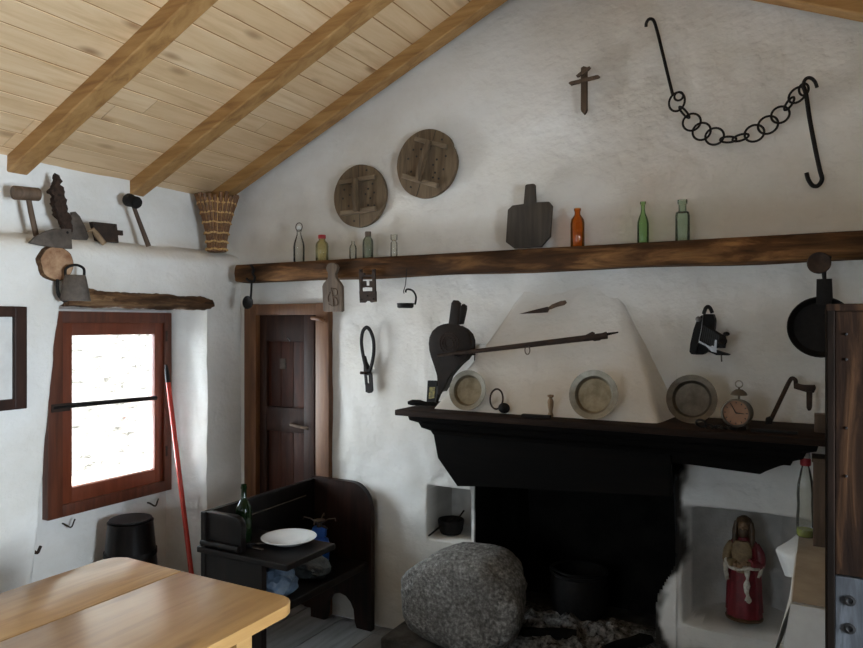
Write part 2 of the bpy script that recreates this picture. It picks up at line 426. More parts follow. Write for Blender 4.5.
def soot_back(c):
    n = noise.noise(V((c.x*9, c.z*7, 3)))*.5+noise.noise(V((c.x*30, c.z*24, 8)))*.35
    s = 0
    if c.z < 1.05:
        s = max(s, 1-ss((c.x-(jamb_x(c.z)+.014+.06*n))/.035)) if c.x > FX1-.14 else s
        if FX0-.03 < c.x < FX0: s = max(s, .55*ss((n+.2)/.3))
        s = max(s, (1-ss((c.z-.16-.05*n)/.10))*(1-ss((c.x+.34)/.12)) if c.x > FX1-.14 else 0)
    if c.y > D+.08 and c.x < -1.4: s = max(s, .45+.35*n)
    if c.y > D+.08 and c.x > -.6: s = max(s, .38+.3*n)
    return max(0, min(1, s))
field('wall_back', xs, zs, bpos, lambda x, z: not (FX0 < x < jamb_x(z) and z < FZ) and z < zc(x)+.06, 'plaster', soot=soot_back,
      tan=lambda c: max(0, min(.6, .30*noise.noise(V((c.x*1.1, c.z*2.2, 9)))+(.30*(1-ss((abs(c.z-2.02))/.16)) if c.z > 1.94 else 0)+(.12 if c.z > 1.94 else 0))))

# ---- floor, front and right walls, ceiling
def boards(name, mat, rects, thick, axis_pt, gap=.004, parent=None):
    pass
def attr_rand(o, name, groups):
    me = o.data; at = me.attributes.new(name, 'FLOAT', 'POINT')
    for i in range(len(me.vertices)): at.data[i].value = groups[i]
mb = MB(); g = []
x = -3.6
while x < 1.3:
    w = random.uniform(.17, .26); y = YF-.1
    while y < 3.15:
        L = random.uniform(1.6, 2.6); y2 = min(3.15, y+L)
        mb.box((x+.003, y+.0015, -.06), (x+w-.003, y2-.0015, -.001*random.random())); g += [random.random()]*8
        y = y2
    x += w
o = struct(mb.build('floor', 'floor', smooth=0)); attr_rand(o, 'rnd', g)
mb = MB(); mb.box((-4.2, YF-.3, -.2), (1.6, 4.2, -.065)); struct(mb.build('floor_base', 'hearth', smooth=0))
mb = MB()
XO = XR+.5; WY0, WY1, WZ0, WZ1 = .75, 1.55, .8, 1.95
for lo, hi in (((XR, YF, -.06), (XO, WY0, 2.5)), ((XR, WY1, -.06), (XO, 3.2, 2.5)), ((XR, WY0, -.06), (XO, WY1, WZ0)), ((XR, WY0, WZ1), (XO, WY1, 2.5))):
    mb.box(lo, hi)
struct(mb.build('wall_right', 'plaster', smooth=0))
mb = MB(); VX0, VX1, VZ0, VZ1 = -1.5, -.6, 1.0, 1.95
for lo, hi in (((-3.6, YF-.3, -.06), (VX0, YF, 3.3)), ((VX1, YF-.3, -.06), (XO, YF, 3.3)), ((VX0, YF-.3, -.06), (VX1, YF, VZ0)), ((VX0, YF-.3, VZ1), (VX1, YF, 3.3))): mb.box(lo, hi)
struct(mb.build('wall_front', 'plaster', smooth=0))
mb = MB(); g = []
for side in (-1, 1):
    s0 = 0.; Ltot = 2.75/cos(math.atan(SLOPE)) if side < 0 else 2.5/cos(math.atan(SLOPE))
    w = .116; k = 0
    while s0 < Ltot:
        a = s0*cos(math.atan(SLOPE)); b2 = min(s0+w-.008, Ltot)*cos(math.atan(SLOPE))
        xa, xb = RIDGE+side*a, RIDGE+side*b2
        y = YF-.1-random.random()*1.2
        while y < 3.25:
            y2 = y+random.uniform(1.4, 2.6)
            ya, yb = max(y, YF-.1), min(y2-.002, 3.25)
            if yb > ya+.01:
                za, zz = zc(xa), zc(xb); dn = .0015*random.random()
                xm = .004*side; 
                vs = []
                for (X, Z) in ((xa+xm, za-xm*side*SLOPE), (xb-xm, zz+xm*side*SLOPE)):
                    pass
                pts = [(xa, za+dn), (xb, zz+dn), (xb, zz+.022), (xa, za+.022)]
                n0 = len(mb.bm.verts)
                mb.prism([(p, ya, q) for p, q in pts], (0, yb-ya, 0)); g += [random.random()]*8
            y = y2
        s0 += w; k += 1
o = struct(mb.build('ceiling', 'ceil', smooth=0)); attr_rand(o, 'rnd', g)
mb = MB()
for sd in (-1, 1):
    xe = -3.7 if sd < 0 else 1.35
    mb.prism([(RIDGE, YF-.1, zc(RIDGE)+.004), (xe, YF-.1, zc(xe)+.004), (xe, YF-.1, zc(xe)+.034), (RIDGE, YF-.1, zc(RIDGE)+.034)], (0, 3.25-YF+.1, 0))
struct(mb.build('ceiling_seam_shade', 'seam_shade', smooth=0))  # backing sheet coloured as the shade between the ceiling boards
mb = MB()
mb.prism([(RIDGE, YF-.2, zc(RIDGE)+.036), (-3.75, YF-.2, zc(-3.75)+.036), (-3.75, YF-.2, zc(-3.75)+.09), (RIDGE, YF-.2, zc(RIDGE)+.1), (1.75, YF-.2, zc(1.75)+.09), (1.75, YF-.2, zc(1.75)+.036)], (0, 3.32-YF+.2, 0))
struct(mb.build('roof', 'hearth', smooth=0))

# ---- rafters and ridge beam
def rafter(y0, y1, side, label, group='rafters under the board ceiling', col='rafter'):
    n = 14; rings = []
    xe = XU-.06 if side < 0 else XR+.05
    for i in range(n+1):
        xx = xe+(RIDGE-xe)*i/n
        j = .0025*noise.noise(V((xx*3, y0*5, 1)))
        rings.append([V((xx, y0+j, zb(xx)+.004)), V((xx, y0+.006+j, zb(xx)-.001)), V((xx, y1-.006+j, zb(xx)-.001)), V((xx, y1+j, zb(xx)+.004)), V((xx, y1+j, zc(xx)-.0005)), V((xx, y0+j, zc(xx)-.0005))])
    o = MB().loft(rings).build('rafter', col, origin=(xe, (y0+y1)/2, zb(xe)), smooth=0)
    tag(o, label, 'rafter', group, 'thing'); return o
rafter(1.83, 1.925, -1, 'light brown sloping rafter meeting the wall above the wooden mallet')
rafter(2.47, 2.56, -1, 'light brown sloping rafter meeting the wall above the round-headed hammer')
rafter(2.99, 3.072, -1, 'brown sloping rafter running along the gable wall from above the basket')
rafter(2.99, 3.072, 1, 'dark brown rafter end in the top right corner above the chain')
o = MB().box((RIDGE-.05, YF+.02, 3.105), (RIDGE+.05, 3.09, zb(RIDGE)-.005), .004).build('ridge_beam', 'rafter', origin=(RIDGE, 3.0, 3.1), smooth=0)
tag(o, 'end of the brown ridge beam at the peak of the white gable', 'beam', None, 'thing')

# ---- window in the niche
w = bpy.data.objects.new('window_1', None); COL.objects.link(w); w.location = (XG, 2.45, .65); struct(w)
def frame_mb(x0, x1, y0, y1, z0, z1, wl, wr, wt, wb, bev=.004):
    m = MB()
    m.box((x0, y0, z0), (x1, y0+wl, z1), bev); m.box((x0, y1-wr, z0), (x1, y1, z1), bev)
    m.box((x0, y0+wl-.002, z1-wt), (x1, y1-wr+.002, z1), bev); m.box((x0, y0+wl-.002, z0), (x1, y1-wr+.002, z0+wb), bev); return m
frame_mb(-3.36, -3.285, 2.075, 2.82, .64, 1.664, .078, .05, .058, .06).build('window_frame', 'window_wood', w)
sa = frame_mb(-3.345, -3.30, 2.15, 2.772, .695, 1.608, .062, .058, .066, .078).build('window_sash', 'sash_wood', w)
MB().box((-3.326, 2.205, .765), (-3.322, 2.72, 1.55)).build('pane', 'pane', sa, smooth=0)
MB().tube([(-3.292, 2.10, 1.188), (-3.290, 2.22, 1.190), (-3.292, 2.45, 1.186), (-3.296, 2.72, 1.180)], [.016, .013, .012, .012], 8).build('glazing_bar', 'iron', sa)
MB().box((-3.288, 2.09, 1.166), (-3.279, 2.19, 1.206), .003).build('latch', 'rust', w)
for zz in (1.50, .84): MB().tube([(-3.286, 2.782, zz), (-3.286, 2.782, zz+.06)], .007, 8).build('hinge', 'rust', w)

# second window, in the right wall beside the photographer
w2 = bpy.data.objects.new('window_2', None); COL.objects.link(w2); w2.location = (XO, (WY0+WY1)/2, WZ0); struct(w2)
m = frame_mb(XO-.10, XO-.04, WY0, WY1, WZ0, WZ1, .06, .06, .06, .06); m.box((XO-.095, (WY0+WY1)/2-.025, WZ0+.06), (XO-.045, (WY0+WY1)/2+.025, WZ1-.06)); m.build('window_frame', 'window_wood', w2)
MB().box((XO-.07, WY0+.06, WZ0+.06), (XO-.066, WY1-.06, WZ1-.06)).build('pane', 'pane', w2, smooth=0)

# added window behind the photographer, opened to give the back wall frontal fill
w3 = bpy.data.objects.new('fill_window', None); COL.objects.link(w3); w3.location = ((VX0+VX1)/2, YF-.2, VZ0); struct(w3)
m = MB(); ya, yb = YF-.26, YF-.20
m.box((VX0, ya, VZ0), (VX0+.06, yb, VZ1)); m.box((VX1-.06, ya, VZ0), (VX1, yb, VZ1)); m.box((VX0, ya, VZ0), (VX1, yb, VZ0+.06)); m.box((VX0, ya, VZ1-.06), (VX1, yb, VZ1)); m.box(((VX0+VX1)/2-.025, ya, VZ0), ((VX0+VX1)/2+.025, yb, VZ1))
m.build('window_frame', 'window_wood', w3, smooth=0)
MB().box((VX0+.06, YF-.232, VZ0+.06), (VX1-.06, YF-.228, VZ1-.06)).build('pane', 'pane', w3, smooth=0)  # pane of the added fill window

# ---- door
d = bpy.data.objects.new('door_1', None); COL.objects.link(d); d.location = (-2.68, D, 0); struct(d)
m = MB()
m.box((-2.968, D-.035, 0), (-2.878, D+.05, 1.718), .006); m.box((-2.44, D-.035, 0), (-2.348, D+.05, 1.718), .006); m.box((-2.88, D-.034, 1.652), (-2.438, D+.05, 1.716), .006)
m.jitter(.003, 9).build('door_frame', 'doorframe', d)
lf = MB()
y0, y1 = D+.0, D+.045
lf.box((-2.90, y0, .005), (-2.825, y1, 1.66), .004); lf.box((-2.55, y0, .005), (-2.475, y1, 1.66), .004)
for z0, z1 in ((1.50, 1.66), (.98, 1.12), (.01, .2)): lf.box((-2.826, y0+.001, z0), (-2.549, y1, z1), .004)
leaf = lf.build('door_leaf', 'door', d)
for z0, z1 in ((1.12, 1.50), (.2, .98)):
    p = MB()
    for k in range(3):
        a = -2.826+k*.0924; p.box((a+.001, D+.02, z0), (a+.0915, D+.036, z1), .002)
    p.build('door_panel', 'doorpanel', leaf)
h = MB(); q = on_y(290, 426, D-.03)
h.tube(smooth_pts([on_y(291, 424.5, D+.0), on_y(292, 425, D-.03), on_y(300, 427, D-.036), on_y(308, 428.5, D-.03)]), .009, 8)
h.build('door_handle', 'brownwood', leaf)
MB().box(on_y(280, 355, D+.019)+V((0, -.004, -.02)), on_y(286, 369, D+.019)+V((0, .002, 0)), .002).build('lock_plate', 'greyiron', leaf)
MB().tube(smooth_pts([on_y(287, 338, D+.018), on_y(288, 338, D-.0), on_y(290, 341, D-.0)]), .004, 6).build('hook', 'chrome', leaf)
MB().tube(smooth_pts([on_y(312, 318, D-.045), on_y(319, 319, D-.06), on_y(325, 321, D-.045)]), .011, 8).build('turn_latch', 'doorframe', d)

# ---- chimney hood over the mantel
n1 = 14; rings = []
for i in range(n1+1):
    t = i/n1
    zf = 1.213+(1.86-1.213)*t
    e = 1-(1-t)**2.0
    yf = 2.80+(3.122-2.80)*e
    xl = -1.547+(-1.185+1.547)*t; xr = -.55+(-.82+.55)*t; xw = -.515+(-.80+.515)*t
    c = .02
    fr = []
    for k in range(13):
        a = k/12; fr.append(V((xl+c+(xr-xl-2*c)*a, yf+.010*(1-t)*fbm(xl+a, 2, zf, 3.5), zf)))
    rings.append([V((xl-.03, D+.06, zf)), V((xl-.006, yf+.05, zf)), V((xl+.003, yf+.012, zf))]+fr+[V((xr-.003, yf+.012, zf)), V((xr+.006, yf+.05, zf)), V((xw, D+.06, zf))])
struct(MB().loft(rings).build('wall_chimney', 'plaster_hood', smooth=50))

# ---- firebox and hearth
m = MB(); yb_ = 3.62
def fb(x0, x1, y, z0, z1): return [V((x0, y, z0)), V((x1, y, z0)), V((x1, y, z1)), V((x0, y, z1))]
rr = []
for i in range(9):
    t = i/8; y = D-.005+(yb_-D)*t; q = .09*t
    x0, x1 = FX0-.003+q, FX1+.003-q
    ring = []
    for k in range(10): ring.append(V((x0, y, 1.5*k/9)))
    for k in range(1, 10): ring.append(V((x0+(x1-x0)*k/9, y, 1.5)))
    for k in range(1, 10): ring.append(V((x1, y, 1.5-1.5*k/9)))
    rr.append([p+V((.02*noise.noise(p*6), 0, 0)) if 0 < i else p for p in ring])
vs = [[m.bm.verts.new(p) for p in r] for r in rr]
for a in range(8):
    for i in range(len(vs[0])-1): m.bm.faces.new((vs[a][i], vs[a][i+1], vs[a+1][i+1], vs[a+1][i]))
m.bm.faces.new(vs[-1])
# the hollow above the opening, inside the hood
m.box((FX0-.03, 3.0, .985), (FX1+.03, D+.02, 1.0))
m.box((-2.0, yb_+.02, -.05), (0, yb_+.06, 1.6))
struct(m.build('wall_firebox', 'soot', smooth=0, recalc=False))
HZ = .14
m = MB()
for (x0, x1, y0, y1) in ((-1.79, -1.30, 2.74, 3.11), (-1.295, -.85, 2.68, 3.11), (-.845, -.30, 2.70, 3.11), (-1.47, -.54, 3.111, 3.63)):
    m.box((x0, y0, -.02), (x1, y1, HZ), .012)
struct(m.jitter(.006, 8).build('floor_hearth', 'hearth', smooth=30))

# ---- outdoors, seen through the window
m = MB(); bm = m.bm
bmesh.ops.create_grid(bm, x_segments=60, y_segments=30, size=1)
for v in bm.verts:
    yy, zz = v.co.x*6+2.5, v.co.y*2.2+1.4
    v.co = V((-6.0+.05*fbm(yy, zz, 1, 2)-.12*(zz), yy, zz))
struct(m.build('wall_outside', 'outside_stone', recalc=True))
m = MB().box((-40, -30, -.2), (-3.45, 40, .2)); struct(m.build('ground_outside', 'ground', smooth=0))

# ================================================================ FURNITURE
# ---- dining table
t = thing('dining_table', 'light pine dining table with rounded corners and a glossy top', 'table', (-1.84, .75, 0))
TX0, TX1, TY0, TY1, TZ = -2.262, -1.408, -.05, 1.692, .75
def rrect(x0, x1, y0, y1, r, n=6):
    out = []
    for cx, cy, a0 in ((x1-r, y1-r, 0), (x0+r, y1-r, 90), (x0+r, y0+r, 180), (x1-r, y0+r, 270)):
        for k in range(n+1):
            a = radians(a0+90*k/n); out.append((cx+r*cos(a), cy+r*sin(a)))
    return out
def tabletop(x0, x1, cut):
    m = MB(); gg = []
    full = rrect(TX0, TX1, TY0, TY1, .06)
    # clip the rounded outline to the leaf between x0 and x1
    pts = []
    def clip(poly, f, xc):
        out = []
        for i in range(len(poly)):
            a, b = poly[i], poly[(i+1) % len(poly)]
            ia, ib = f(a[0]), f(b[0])
            if ia: out.append(a)
            if ia != ib:
                t = (xc-a[0])/(b[0]-a[0]); out.append((xc, a[1]+t*(b[1]-a[1])))
        return out
    pts = clip(full, lambda q: q >= x0-1e-9, x0); pts = clip(pts, lambda q: q <= x1+1e-9, x1)
    m.prism([(a, b, TZ-.034) for a, b in pts], (0, 0, .034), .004)
    return m
strips = [(-2.262, -1.9225), (-1.9175, -1.408)]
for k, (a, b) in enumerate(strips):
    n = 3 if k == 0 else 4
    o = tabletop(a, b, None).build('tabletop_leaf', 'table', t, smooth=30)
    attr_rand(o, 'rnd', [.15+.25*k]*len(o.data.vertices))
m = MB(); m.box((-2.15, .05, .63), (-2.12, 1.56, .716)); m.box((-1.56, .05, .63), (-1.53, 1.56, .716)); m.box((-2.12, 1.53, .63), (-1.56, 1.56, .716)); m.box((-2.12, .05, .63), (-1.56, .08, .716))
o = m.build('apron', 'table', t, smooth=0); attr_rand(o, 'rnd', [.3]*len(o.data.vertices))
for (lx, ly) in ((-2.17, 1.58), (-1.512, 1.535), (-2.17, .05), (-1.512, .05)):
    o = MB().box((lx-.032, ly-.032, 0), (lx+.032, ly+.032, .716), .004).build('leg', 'table', t, smooth=0); attr_rand(o, 'rnd', [.2]*len(o.data.vertices))
bpy.context.view_layer.update()

# ---- wooden settle by the door
t = thing('settle', 'dark wooden settle with high curved end boards below the door', 'bench', (-2.24, 2.65, 0))
BX = -2.435
m = MB(); m.box((BX, 2.25, .30), (BX+.028, 3.03, .757), .004)
bk = m.build('backrest', 'settle', t, smooth=0)
MB().tube([(BX+.031, 2.36, .675), (BX+.031, 2.95, .682)], .003, 6).build('highlight_bead', 'greyiron', bk)  # pale bead stands in for the highlight line along the backrest
# far end board with rounded top front corner and arched foot
def end_outline(x0, x1, z1, r, arch=True, y=0):
    pts = [V((x0, y, 0)), V((x0, y, z1))]
    for k in range(9):
        a = radians(90-90*k/8); pts.append(V((x1-r+r*cos(a), y, z1-r*1.15+r*1.15*sin(a))))
    pts.append(V((x1, y, 0)))
    if arch:
        cx = (x0+x1)/2; aw = (x1-x0)*.24
        pts += [V((x1-.09, y, 0)), V((cx+aw, y, .03))]
        for k in range(1, 8):
            a = radians(180*k/8); pts.append(V((cx+aw*cos(a), y, .05+.115*sin(a))))
        pts += [V((cx-aw, y, .03)), V((x0+.09, y, 0))]
    return pts
m = MB(); m.prism(end_outline(BX, -2.04, .765, .13, True, 3.03), (0, .035, 0)); m.build('end_board', 'settle_end', t, smooth=30)
m = MB(); m.prism([V((BX-.005, 2.255, 0)), V((BX-.005, 2.255, .572)), V((-2.075, 2.255, .572)), V((-2.075, 2.255, 0))], (0, .03, 0), .003); m.build('end_board', 'settle', t, smooth=0)
# raised arm on the near end
pts = [V((BX, 2.262, .602)), V((BX, 2.262, .757))]
for k in range(7):
    a = radians(90-90*k/6); pts.append(V((-2.245+.045*cos(a), 2.262, .712+.045*sin(a))))
pts.append(V((-2.20, 2.262, .602)))
m = MB(); m.prism(pts, (0, .03, 0), .004); arm = m.build('arm_board', 'settle', t, smooth=30)
MB().tube([(BX, 2.258, .618), (-2.21, 2.258, .618)], .014, 10).build('moulding', 'settle', arm)
MB().box((BX+.028, 2.286, .325), (-2.062, 3.03, .36), .005).build('seat', 'settle', t, smooth=0)
m = MB(); m.box((-2.455, 2.245, .572), (-1.93, 2.58, .60), .006); m.build('side_shelf', 'settle', t, smooth=0)

# ---- things on and in the settle
ct = V((-2.115, 2.475, .60))
prof = [(.0, .004), (.062, .004), (.075, .007), (.095, .020), (.124, .029), (.126, .032), (.122, .0335), (.094, .0255), (.073, .0125), (.0, .0085)]
o = MB().lathe(prof, ct, seg=40).build('dinner_plate', 'white_enamel', origin=ct)
tag(o, 'white enamel plate lying on the small shelf of the dark settle', 'plate')
bt = V((-2.318, 2.40, .60))
def bottle(name, label, loc, h, dia, prof, mat, group, cap=None, cat='bottle'):
    """prof: list of (r in units of half dia, z in units of h)"""
    r = dia/2
    P = [(a*r, b*h) for a, b in prof]
    if cap is None:
        o = MB().lathe(P, loc, seg=24, cap=False).build(name, mat, origin=loc); return tag(o, label, cat, group)
    root = thing(name, label, cat, loc, group)
    MB().lathe(P, loc, seg=24, cap=False).build('bottle_body', mat, root)
    cap(root, V(loc), h, r); return root
WINE = [(0, 0), (.9, 0), (1, .02), (1, .52), (.93, .60), (.6, .69), (.36, .76), (.33, .92), (.40, .925), (.40, .96), (.34, .965), (.34, 1.), (.26, 1.), (.26, .9)]
bottle('wine_bottle', 'dark green empty wine bottle standing on the settle shelf', bt, .262, .072, WINE, 'g_dark', None)
t = thing('fork', 'dark old cutlery lying between the green bottle and the white plate', 'cutlery', (-2.28, 2.36, .602))
MB().tube([(-2.32, 2.31, .606), (-2.26, 2.36, .607), (-2.235, 2.385, .606)], [.006, .005, .004], 8, flat=.6).build('handle', 'iron', t)
m = MB()
for k in (-1, 0, 1): m.tube([(-2.235, 2.385, .606), (-2.222+k*.006, 2.395-k*.006, .607), (-2.195+k*.006, 2.42-k*.006, .606)], .002, 6)
m.build('tines', 'greyiron', t)
t = thing('pocket_knife', 'small dark pocket knife lying crosswise on the settle shelf', 'knife', (-2.25, 2.33, .602))
MB().tube([(-2.285, 2.345, .608), (-2.25, 2.335, .609), (-2.21, 2.34, .608)], .008, 8, flat=.6).build('handle', 'black', t)
MB().box((-2.21, 2.336, .603), (-2.15, 2.348, .606)).build('blade', 'greyiron', t, smooth=0)
cb = V((-2.29, 2.92, .36))
t = thing('camping_stove', 'small blue gas canister stove standing on the settle seat', 'camping stove', cb)
MB().lathe([(0, 0), (.050, 0), (.052, .008), (.052, .095), (.047, .115), (.036, .123), (.033, .128), (.040, .135), (.040, .165), (.034, .178), (.0, .18)], cb).build('canister', 'blue', t)
MB().lathe([(0, .178), (.014, .178), (.014, .20), (.028, .205), (.03, .215), (0, .216)], cb).build('burner', 'greyiron', t)
m = MB()
for a in (0, 90, 180, 270):
    dx, dy = cos(radians(a+20)), sin(radians(a+20)); m.tube([cb+V((dx*.012, dy*.012, .20)), cb+V((dx*.05, dy*.05, .222)), cb+V((dx*.085, dy*.085, .226)), cb+V((dx*.088, dy*.088, .212))], .004, 6)
m.build('pan_support', 'greyiron', t)
MB().tube([cb+V((.03, -.01, .188)), cb+V((.075, -.03, .188))], .006, 8).build('valve_knob', 'greyiron', t)
def bag(name, c, size, mat, label, seed):
    m = MB().ball(c, 1., 4, size)
    for v in m.bm.verts:
        p = (v.co-V(c)); q = V((p.x/size[0], p.y/size[1], p.z/size[2]))
        f = 1+.22*noise.noise(q*2.2+V((seed, 0, 0)))+.10*noise.noise(q*6+V((seed, 3, 0)))
        v.co = V(c)+p*f
        v.co.z = max(v.co.z, .362)
    o = m.build(name, mat, origin=(c[0], c[1], .36)); return tag(o, label, 'bag')
bag('plastic_bag', (-2.19, 2.72, .405), (.105, .085, .055), 'bag', 'crumpled grey plastic bag on the settle seat below the blue stove', 3)
bag('carrier_bag', (-2.17, 2.46, .415), (.085, .10, .07), 'bag_blue', 'crumpled bluish carrier bag under the settle shelf', 8)

# ---- dark tub below the window
c = V((-3.14, 2.43, 0))
t = thing('wooden_tub', 'dark wooden tub standing on the floor under the window', 'tub', c)
m = MB(); seg = 40; rings = []
for r, z in ((.15, .0), (.152, .02), (.140, .2), (.125, .4), (.110, .565), (.112, .575), (.098, .576), (.098, .54), (0.001, .54)):
    rings.append([c+V(((r+(.0018 if k % 4 < 3 and r > .1 else 0))*cos(2*pi*k/seg), (r+(.0018 if k % 4 < 3 and r > .1 else 0))*sin(2*pi*k/seg), z)) for k in range(seg)])
m.loft(rings).build('staves', 'settle', t, smooth=50)
for z, r in ((.12, .147), (.40, .1275)): MB().lathe([(r, z), (r+.003, z), (r+.002, z+.025), (r-.001, z+.025)], c, seg=40, cap=False).build('hoop', 'iron', t)
MB().lathe([(0, .577), (.10, .577), (.106, .582), (.104, .588), (0, .59)], c).build('lid', 'settle', t)

# ---- red pole leaning by the window
a, b = V((-3.215, 2.72, 1.37)), V((-2.83, 2.60, .003))
t = thing('broom_handle', 'thin red pole leaning against the right side of the window', 'pole', b)
MB().tube([b+(a-b)*k for k in (0, .25, .5, .55, .75, .93)], [.013]*6, 12).build('shaft', 'red', t)
MB().tube([b+(a-b)*.928, b+(a-b)*.97, b+(a-b)], [.0138, .0125, .006], 12).build('tip', 'black', t)

# ---- empty wooden frame on the left wall
t = thing('picture_frame', 'plain dark wooden frame hanging on the white wall left of the window', 'picture frame', (XL, 1.62, 1.23))
frame_mb(XL+.006, XL+.034, 1.40, 1.80, 1.235, 1.675, .052, .052, .045, .045).build('frame', 'door', t, smooth=0)
MB().box((XL+.008, 1.45, 1.275), (XL+.012, 1.755, 1.635)).build('mat_board', 'cloth_white', t, smooth=0)

# ---- log lintel and beam end above the window
n = 70; rings = []
for i in range(n+1):
    t_ = i/n; yy = 1.985+(2.855-1.985)*t_; rz = .042-.008*t_; cz = 1.720-.006*t_
    ring = []
    for k in range(14):
        a = 2*pi*k/14
        j = 1+.26*noise.noise(V((cos(a)*1.3, sin(a)*1.3, yy*9)))+.16*noise.noise(V((cos(a)*3, sin(a)*3, yy*38)))-.25*ss((yy-2.80)/.06)*(.6+noise.noise(V((cos(a)*3, sin(a)*3, 4))))
        ring.append(V((-3.02+.045*cos(a)*j, yy, cz+rz*sin(a)*j)))
    rings.append(ring)
o = MB().loft(rings).build('lintel_log', 'lintel', origin=(-3.02, 2.43, 1.68)); tag(o, 'rough brown split log set in plaster over the window', 'log', None, 'thing')
lc = V((-3.03, 1.942, 1.872))
t = thing('beam_end', 'round sawn end of a log poking from the wall beside the cowbell', 'log', lc-V((0, 0, .085)))
m = MB(); rings = []
for i, (xx, sc) in enumerate(((-3.19, 1.), (-3.05, 1.), (-3.012, 1.), (-3.005, .97))):
    rings.append([V((xx, lc.y+.082*sc*cos(2*pi*k/28)*(1+.10*noise.noise(V((cos(2*pi*k/28)*2, sin(2*pi*k/28)*2, 1)))), lc.z+.080*sc*sin(2*pi*k/28)*(1+.10*noise.noise(V((cos(2*pi*k/28)*2, sin(2*pi*k/28)*2, 5)))))) for k in range(28)])
m.loft(rings).build('bark', 'lintel', t, smooth=40)
m = MB(); m.loft([[V((xx, lc.y+.076*cos(2*pi*k/28)*(1+.10*noise.noise(V((cos(2*pi*k/28)*2, sin(2*pi*k/28)*2, 1)))), lc.z+.074*sin(2*pi*k/28)*(1+.10*noise.noise(V((cos(2*pi*k/28)*2, sin(2*pi*k/28)*2, 5)))))) for k in range(28)] for xx in (-3.007, -3.002)])
m.build('cut_face', 'endgrain', t)

# ---- cowbell on the lintel
bc = V((-2.955, 1.995, 1.705))
t = thing('cowbell', 'grey iron cowbell with loop handle hung at the left end of the log lintel', 'bell', bc)
ang = Matrix.Rotation(radians(58), 3, 'Z')
rings = []
for z, hw, hd in ((0, .066, .036), (.004, .064, .035), (.06, .055, .029), (.105, .046, .020), (.118, .042, .013)):
    rings.append([bc+ang @ V((hw*math.copysign(abs(cos(a))**.55, cos(a)), hd*math.copysign(abs(sin(a))**.8, sin(a)), z)) for a in [2*pi*k/28 for k in range(28)]])
MB().loft(rings).build('bell_body', 'greyiron', t)
MB().tube(smooth_pts([bc+ang @ V(p) for p in ((-.038, 0, .105), (-.037, 0, .145), (0, 0, .163), (.034, 0, .148), (.036, 0, .11))]), .006, 8).build('handle', 'iron', t)
MB().tube(smooth_pts([V((-3.00, 1.94, 1.80)), V((-2.99, 1.935, 1.74)), V((-2.975, 1.955, 1.705)), V((-2.96, 1.97, 1.72))]), .008, 8).build('hanging_hook', 'iron', t)

# ================================================================ ON THE LEDGE
def LX(u, v, x=-3.10): return on_x(u, v, x)
# wooden mallet
t = thing('mallet', 'wooden mallet standing head up at the left end of the ledge', 'mallet', LX(36, 235))
hd = [LX(12.5, 192.5, -3.10), LX(39.5, 194.5, -3.08)]
MB().tube([hd[0], hd[0]+(hd[1]-hd[0])*.05, hd[0]+(hd[1]-hd[0])*.95, hd[1]], [.027, .031, .030, .026], 16).build('mallet_head', 'brownwood', t, smooth=40)
MB().tube([LX(28, 196, -3.09), LX(31, 212, -3.095), LX(36.3, 236, -3.10)], [.011, .012, .012], 10).build('handle', 'brownwood', t)
# ragged piece of dark wood
o_pts = [(58, 174), (61, 184), (64.5, 188), (64, 196), (67.5, 205), (69, 213), (72, 222), (72.5, 232), (66, 233), (63, 224), (58.5, 216), (57, 208), (54, 204), (55.5, 197), (51.5, 190.5), (55, 186)]
m = MB().prism([LX(u, v, -3.09) for u, v in o_pts], (-.035, 0, 0))
bmesh.ops.subdivide_edges(m.bm, edges=m.bm.edges[:], cuts=3, use_grid_fill=True); m.jitter(.012, 70)
o = m.build('bark_piece', 'bark', origin=LX(68, 235)); tag(o, 'dark ragged pointed piece of bark standing on the ledge', 'bark')
# trowel: grey blade and tan handle
t = thing('trowel', 'grey trowel with tan wooden handle leaning beside the ragged bark', 'trowel', LX(85, 240))
m = MB(); m.prism([LX(u, v, -3.10) for u, v in ((71.5, 212), (75.5, 211.5), (80, 216), (85, 226), (89, 237), (87.5, 240), (72, 240))], (-.012, 0, 0), .002); m.build('blade', 'greyiron', t, smooth=30)
MB().tube([LX(88, 231.5, -3.075), LX(93, 229.5, -3.07), LX(97, 235, -3.06), LX(104.5, 244, -3.04)], [.005, .011, .014, .013], 12).build('handle', 'tanwood', t)
# hoe blade at the edge
t = thing('hoe_blade', 'broad grey hoe blade lying on the ledge edge above the sawn log end', 'blade', LX(55, 248, -3.0))
m = MB(); m.prism([LX(u, v, -2.995) for u, v in ((30, 243), (36, 236.5), (47, 231), (56, 228.5), (71.5, 229), (72.5, 249), (55, 247.5), (40, 245))], (-.02, 0, 0), .003); m.build('blade', 'greyiron', t, smooth=30)
MB().lathe([(.0, 0), (.006, 0), (.006, .002), (0, .002)], LX(67.3, 232.5, -2.996), (1, 0, 0), 12).build('rivet', 'iron', t)
# rim lock
t = thing('rim_lock', 'dark iron door lock with protruding bolt standing on the ledge', 'lock', LX(106, 244, -3.08))
m = MB(); m.prism([LX(u, v, -3.075) for u, v in ((92.5, 221.5), (117, 224), (119, 243), (98, 241)[0:2])], (-.03, 0, 0), .003); m.build('lock_case', 'rust', t, smooth=0)
m = MB(); m.prism([LX(u, v, -3.085) for u, v in ((117, 230), (123, 230.5), (123.3, 235.5), (118, 235))], (-.012, 0, 0), .001); m.build('bolt', 'rust', t, smooth=0)
for u, v in ((95, 224.5), (114.5, 226.5), (99.5, 238.5), (116, 240)): MB().ball(LX(u, v, -3.073), .004, 1).build('rivet', 'iron', t)
